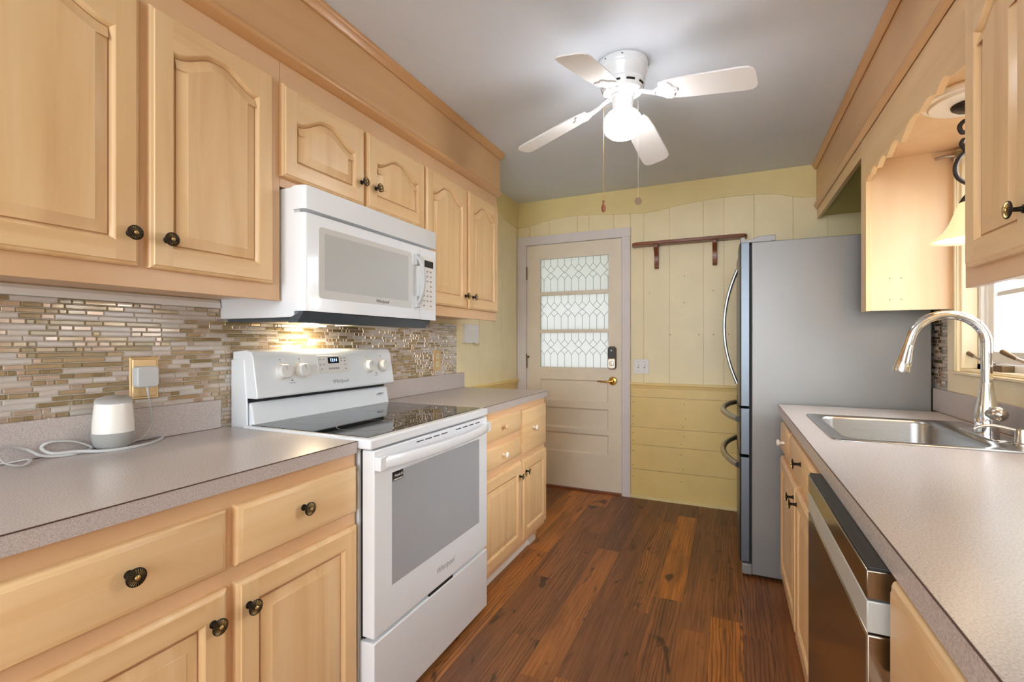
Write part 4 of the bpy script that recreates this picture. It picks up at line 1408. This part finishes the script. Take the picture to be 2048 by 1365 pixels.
# soap dispenser
dx_, dy_ = 0.775, 1.862
so = thing('soap_dispenser', (dx_, dy_, zr), 'satin nickel soap pump on the sink rim right of the faucet', 'soap dispenser')
MB().lathe([(0.024, 0), (0.024, 0.003), (0.017, 0.006), (0.0165, 0.040), (0.015, 0.045), (0.001, 0.046)], (dx_, dy_, zr + 0.0012), 'z', 24).build('pump', 'nickel', so, smooth=40)
MB().tube(spline([(dx_, dy_, zr + 0.038), (dx_ - 0.03, dy_ + 0.006, zr + 0.045), (dx_ - 0.06, dy_ + 0.012, zr + 0.050), (dx_ - 0.085, dy_ + 0.018, zr + 0.046), (dx_ - 0.10, dy_ + 0.022, zr + 0.036)]), 0.0045, 10).build('nozzle', 'nickel', so, smooth=60)

# sink base cabinet
xfR = 0.246
base_cab('maple sink cabinet between the dishwasher and the refrigerator', XR - 0.003, xfR, -1, 1.475, 2.615,
         [(2.275, 2.605, 0.690, 0.822, 'white', 2.43, 0.752), (1.485, 2.250, 0.690, 0.822, 'bronze', 1.90, 0.780)],
         [(2.06, 2.605, 0.10, 0.660, 2.09, 0.61), (1.485, 2.035, 0.10, 0.660, 2.0, 0.61)])
base_cab('maple base cabinet with a drawer on the near side of the dishwasher', XR - 0.003, 0.232, -1, -0.45, 0.868,
         [(0.33, 0.862, 0.690, 0.852, 'bronze', 0.66, 0.790)], [(0.33, 0.862, 0.10, 0.665, 0.82, 0.60)])
# dishwasher
dy0, dy1, dxf = 0.886, 1.466, 0.192
dwh = thing('dishwasher', (0.5, 1.175, 0), 'stainless dishwasher with a black top edge under the right counter', 'dishwasher')
MB().box(0.252, XR - 0.02, dy0 + 0.004, dy1 - 0.004, 0.10, 0.852).build('tub', 'black_plastic', dwh)
MB().box(0.29, XR - 0.02, dy0 + 0.01, dy1 - 0.01, 0.0, 0.10).build('toe_panel', 'black_plastic', dwh)
dd = MB().box(dxf, 0.240, dy0, dy1, 0.100, 0.7535).build('door', 'steel_dw', dwh, bevel=0.003)
MB().box(dxf + 0.0004, 0.240, dy0, dy1, 0.756, 0.805).build('grip_band', 'steel_band', dwh, bevel=0.002)
MB().box(dxf, 0.240, dy0, dy1, 0.8075, 0.852).build('control_strip', 'steel_dw', dwh, bevel=0.002)
MB().box(dxf + 0.003, 0.252, dy0 + 0.001, dy1 - 0.001, 0.852, 0.857).build('top_edge', 'black_plastic', dwh, bevel=0.001)

# pendant lamp above the sink
px_, py_ = 0.70, 1.965
pl = thing('pendant_lamp', (px_, py_, 1.50), 'amber glass pendant lamp with scrolled iron arm above the sink', 'lamp')
MB().lathe([(0.128, 1.985), (0.130, 1.978), (0.122, 1.968), (0.110, 1.966), (0.104, 1.958), (0.060, 1.955), (0.001, 1.954)], (px_, py_, 0), 'z', 48).build('medallion', 'ceramic', pl, smooth=40)
MB().lathe([(0.052, 1.956), (0.050, 1.948), (0.040, 1.940), (0.018, 1.936), (0.010, 1.928), (0.001, 1.926)], (px_, py_, 0), 'z', 32).build('canopy', 'bronze', pl, smooth=40)
u_ = Vector((cos(math.atan(433 / 948)), sin(math.atan(433 / 948)), 0))


def arm(uv):
    return spline([(px_ + u_.x * a, py_ + u_.y * a, z) for a, z in uv])


MB().tube(arm([(0.0, 1.93), (-0.002, 1.905), (-0.026, 1.900), (-0.040, 1.882), (-0.032, 1.864), (-0.018, 1.868)]), 0.0065, 10).tube(
    arm([(0.010, 1.90), (0.012, 1.84), (-0.016, 1.812), (-0.034, 1.826), (-0.026, 1.842), (-0.010, 1.832), (-0.012, 1.812), (-0.040, 1.786), (-0.054, 1.752), (-0.046, 1.722), (-0.018, 1.704), (0.0, 1.702), (0.022, 1.712), (0.040, 1.75), (0.025, 1.80), (0.012, 1.84)]),
    0.0062, 10).build('scroll_arm', 'iron', pl, smooth=60)
MB().lathe([(0.006, 1.705), (0.010, 1.69), (0.014, 1.675), (0.024, 1.662), (0.031, 1.648), (0.030, 1.642)], (px_, py_, 0), 'z', 28).build('socket_cup', 'iron', pl, smooth=40)
shd = MB().lathe([(0.030, 1.646), (0.038, 1.630), (0.046, 1.605), (0.056, 1.578), (0.070, 1.555), (0.086, 1.540), (0.100, 1.530), (0.102, 1.526), (0.098, 1.525),
                  (0.083, 1.536), (0.066, 1.552), (0.052, 1.577), (0.042, 1.604), (0.034, 1.630), (0.027, 1.644)], (px_, py_, 0), 'z', 48, cap0=False, cap1=False)
shd.build('bell_shade', 'shade', pl, smooth=60)
MB().lathe([(0.001, 1.560), (0.016, 1.566), (0.022, 1.582), (0.018, 1.602), (0.010, 1.625), (0.010, 1.640)], (px_, py_, 0), 'z', 20).build('bulb', 'bulb', pl, smooth=60)
pd = bpy.data.lights.new('pendant_bulb', 'POINT')
pd.energy, pd.color, pd.shadow_soft_size = 0.55, (1.0, 0.84, 0.62), 0.04
po = bpy.data.objects.new('pendant_bulb', pd)
COL.objects.link(po)
po.parent = pl
po.location = Vector((px_, py_, 1.53)) - pl.location
MB().tube([(XR - 0.008, 2.470, 1.950), (0.80, 2.475, 1.954), (0.782, 2.490, 1.956), (0.780, 2.504, 1.956)], 0.006, 8).box(XR - 0.024, XR - 0.002, 2.455, 2.504, 1.943, 1.966).build('curtain_rod_bracket', 'nickel', None, origin=(0.80, 2.38, 1.962))
tag(bpy.data.objects['curtain_rod_bracket'], 'small metal rod bracket on the end panel beside the window', 'bracket')

# ================================================================= CEILING FAN
cxF, cyF = -0.416, 2.06
fn = thing('ceiling_fan', (cxF, cyF, ZC), 'white four-blade hugger ceiling fan with a lit globe', 'ceiling fan')
MB().lathe([(0.106, ZC), (0.107, ZC - 0.020), (0.104, ZC - 0.026), (0.106, ZC - 0.034), (0.102, ZC - 0.042), (0.096, ZC - 0.075), (0.093, ZC - 0.082), (0.095, ZC - 0.088), (0.092, ZC - 0.094),
            (0.086, ZC - 0.112), (0.082, ZC - 0.122), (0.066, ZC - 0.128), (0.045, ZC - 0.130)], (cxF, cyF, 0), 'z', 56).build('motor_housing', 'white_enamel', fn, smooth=35)
for k in range(9):
    mb = MB()
    a0 = 2 * pi * k / 9 + 0.2
    r1 = []
    for j in range(7):
        a = a0 + 0.42 * j / 6
        r1.append([(cxF + r * cos(a), cyF + r * sin(a), ZC + z) for r, z in ((0.0905, -0.100), (0.0885, -0.108), (0.084, -0.107), (0.086, -0.099))])
    mb.loops(r1, 0, True, True)
    mb.build('vent_slot', 'black_gap', fn, smooth=0)
for a in (0.2, 1.9, 3.5, 4.9, 4.2):
    MB().lathe([(0.004, 0), (0.003, 0.003)], (cxF + 0.106 * cos(a), cyF + 0.106 * sin(a), ZC - 0.012), 'z', 8).build('housing_screw', 'black_plastic', fn)
MB().lathe([(0.050, ZC - 0.128), (0.048, ZC - 0.140), (0.044, ZC - 0.144), (0.043, ZC - 0.195), (0.050, ZC - 0.200), (0.052, ZC - 0.212)], (cxF, cyF, 0), 'z', 40).build('light_fitter', 'white_enamel', fn, smooth=35)
MB().lathe([(0.050, ZC - 0.204), (0.064, ZC - 0.212), (0.076, ZC - 0.228), (0.080, ZC - 0.246), (0.079, ZC - 0.270), (0.072, ZC - 0.292), (0.056, ZC - 0.306), (0.030, ZC - 0.313), (0.001, ZC - 0.315)], (cxF, cyF, 0), 'z', 48).build('globe', 'globe', fn, smooth=80)
# blades: droop outward and pitch
R0, R1, BW = 0.165, 0.525, 0.128
zb0 = ZC - 0.150
droop = math.atan2(0.075, R1 - 0.11)
pitch = radians(11)
mb = MB()
outl = [(R0, -0.042), (R0 + 0.03, -0.052), (R0 + 0.09, -0.060), (R1 - 0.05, -0.066), (R1 - 0.02, -0.062), (R1 - 0.006, -0.050), (R1, -0.030), (R1, 0.030), (R1 - 0.006, 0.050), (R1 - 0.02, 0.062), (R1 - 0.05, 0.066),
        (R0 + 0.09, 0.060), (R0 + 0.03, 0.052), (R0, 0.042)]


def bt(r, s, w):
    """radius, tangential, normal -> fan-local before rotation about z"""
    y = s * cos(pitch) - w * sin(pitch)
    z = -s * sin(pitch) + w * cos(pitch)
    return (r * cos(droop) + z * sin(droop) * 0, y, z - (r - 0.11) * math.tan(droop))


for (w0, w1, mi) in ((-0.003, 0.003, 0),):
    mb.loops([[bt(r, s, w0) for r, s in outl], [bt(r, s, w1) for r, s in outl]], 0, True, True)
M['blade'] = plain('white_fan_blade', S(240, 239, 240), 0.35)
bl = mb.build('blade', ['blade'], None, origin=(0, 0, 0), smooth=30)
mb = MB()
io = [(0.135, -0.010), (0.160, -0.026), (0.180, -0.044), (0.200, -0.048), (0.212, -0.036), (0.216, -0.018), (0.232, -0.008), (0.232, 0.008), (0.216, 0.018), (0.212, 0.036), (0.200, 0.048), (0.180, 0.044), (0.160, 0.026), (0.135, 0.010)]
mb.loops([[bt(r, s, -0.009) for r, s in io], [bt(r, s, -0.0032) for r, s in io]], 0, True, True)
mb.tube([(0.058, 0, 0.020), (0.085, 0, 0.012), (0.110, 0, 0.000), bt(0.145, 0, -0.006)], [0.010, 0.009, 0.009, 0.010], 12)
for (r, s) in ((0.188, -0.036), (0.188, 0.036), (0.220, 0.0)):
    mb.lathe([(0.0045, -0.0115), (0.0045, -0.008)], (bt(r, s, 0)[0], bt(r, s, 0)[1], bt(r, s, 0)[2]), 'z', 10)
ir = mb.build('blade_iron', ['white_enamel'], None, origin=(0, 0, 0), smooth=40)
for k in range(4):
    a = radians(-9 + 90 * k)
    tilt_ = (-0.026, 0.058, 0.062, -0.014)[k]
    for pr in (bl, ir):
        o = pr if k == 0 else pr.copy()
        if k: COL.objects.link(o)
        o.parent = fn
        o.location = (0, 0, -0.150)
        o.rotation_euler = (Matrix.Rotation(a, 4, 'Z') @ Matrix.Rotation(tilt_, 4, 'Y')).to_euler()
        o.name = pr.name.split('.')[0]
for (ax, ay, zt, ze, mat, nm) in ((-0.072, -0.045, ZC - 0.185, 1.800, 'walnut', 'wood'), (0.075, -0.052, ZC - 0.19, 1.805, 'nickel', 'medal')):
    x, y = cxF + ax, cyF + ay
    mb = MB()
    n = int((zt - ze) / 0.006)
    mb.tube([(cxF + ax * 0.55, cyF + ay * 0.55, zt + 0.004), (cxF + ax * 0.85, cyF + ay * 0.85, zt + 0.002), (x, y, zt - 0.008), (x, y, ze)], 0.0012, 6)
    for k in range(0, n, 1):
        mb.lathe([(0.0004, -0.0018), (0.0018, 0), (0.0004, 0.0018)], (x, y, ze + k * 0.006), 'z', 6)
    ch = mb.build('pull_chain', 'brass' if nm == 'wood' else 'nickel', fn, smooth=60)
    if nm == 'wood':
        MB().lathe([(0.001, 0.014), (0.005, 0.010), (0.005, 0.002), (0.003, 0.0), (0.006, -0.006), (0.010, -0.018), (0.009, -0.030), (0.005, -0.038), (0.001, -0.040)], (x, y, ze), 'z', 16).build('chain_pull', 'walnut', ch, smooth=60)
    else:
        f2 = Vector((-sin(math.atan(433 / 948)), cos(math.atan(433 / 948)), 0))
        mb = MB()
        ring0 = [(x + u_.x * 0.0155 * cos(2 * pi * k / 28), y + u_.y * 0.0155 * cos(2 * pi * k / 28), ze - 0.017 + 0.0155 * sin(2 * pi * k / 28)) for k in range(28)]
        mb.loops([[(p[0] - f2.x * 0.0015, p[1] - f2.y * 0.0015, p[2]) for p in ring0], [(p[0] + f2.x * 0.0015, p[1] + f2.y * 0.0015, p[2]) for p in ring0]], 0, True, True)
        mb.build('chain_pull', 'nickel', ch)
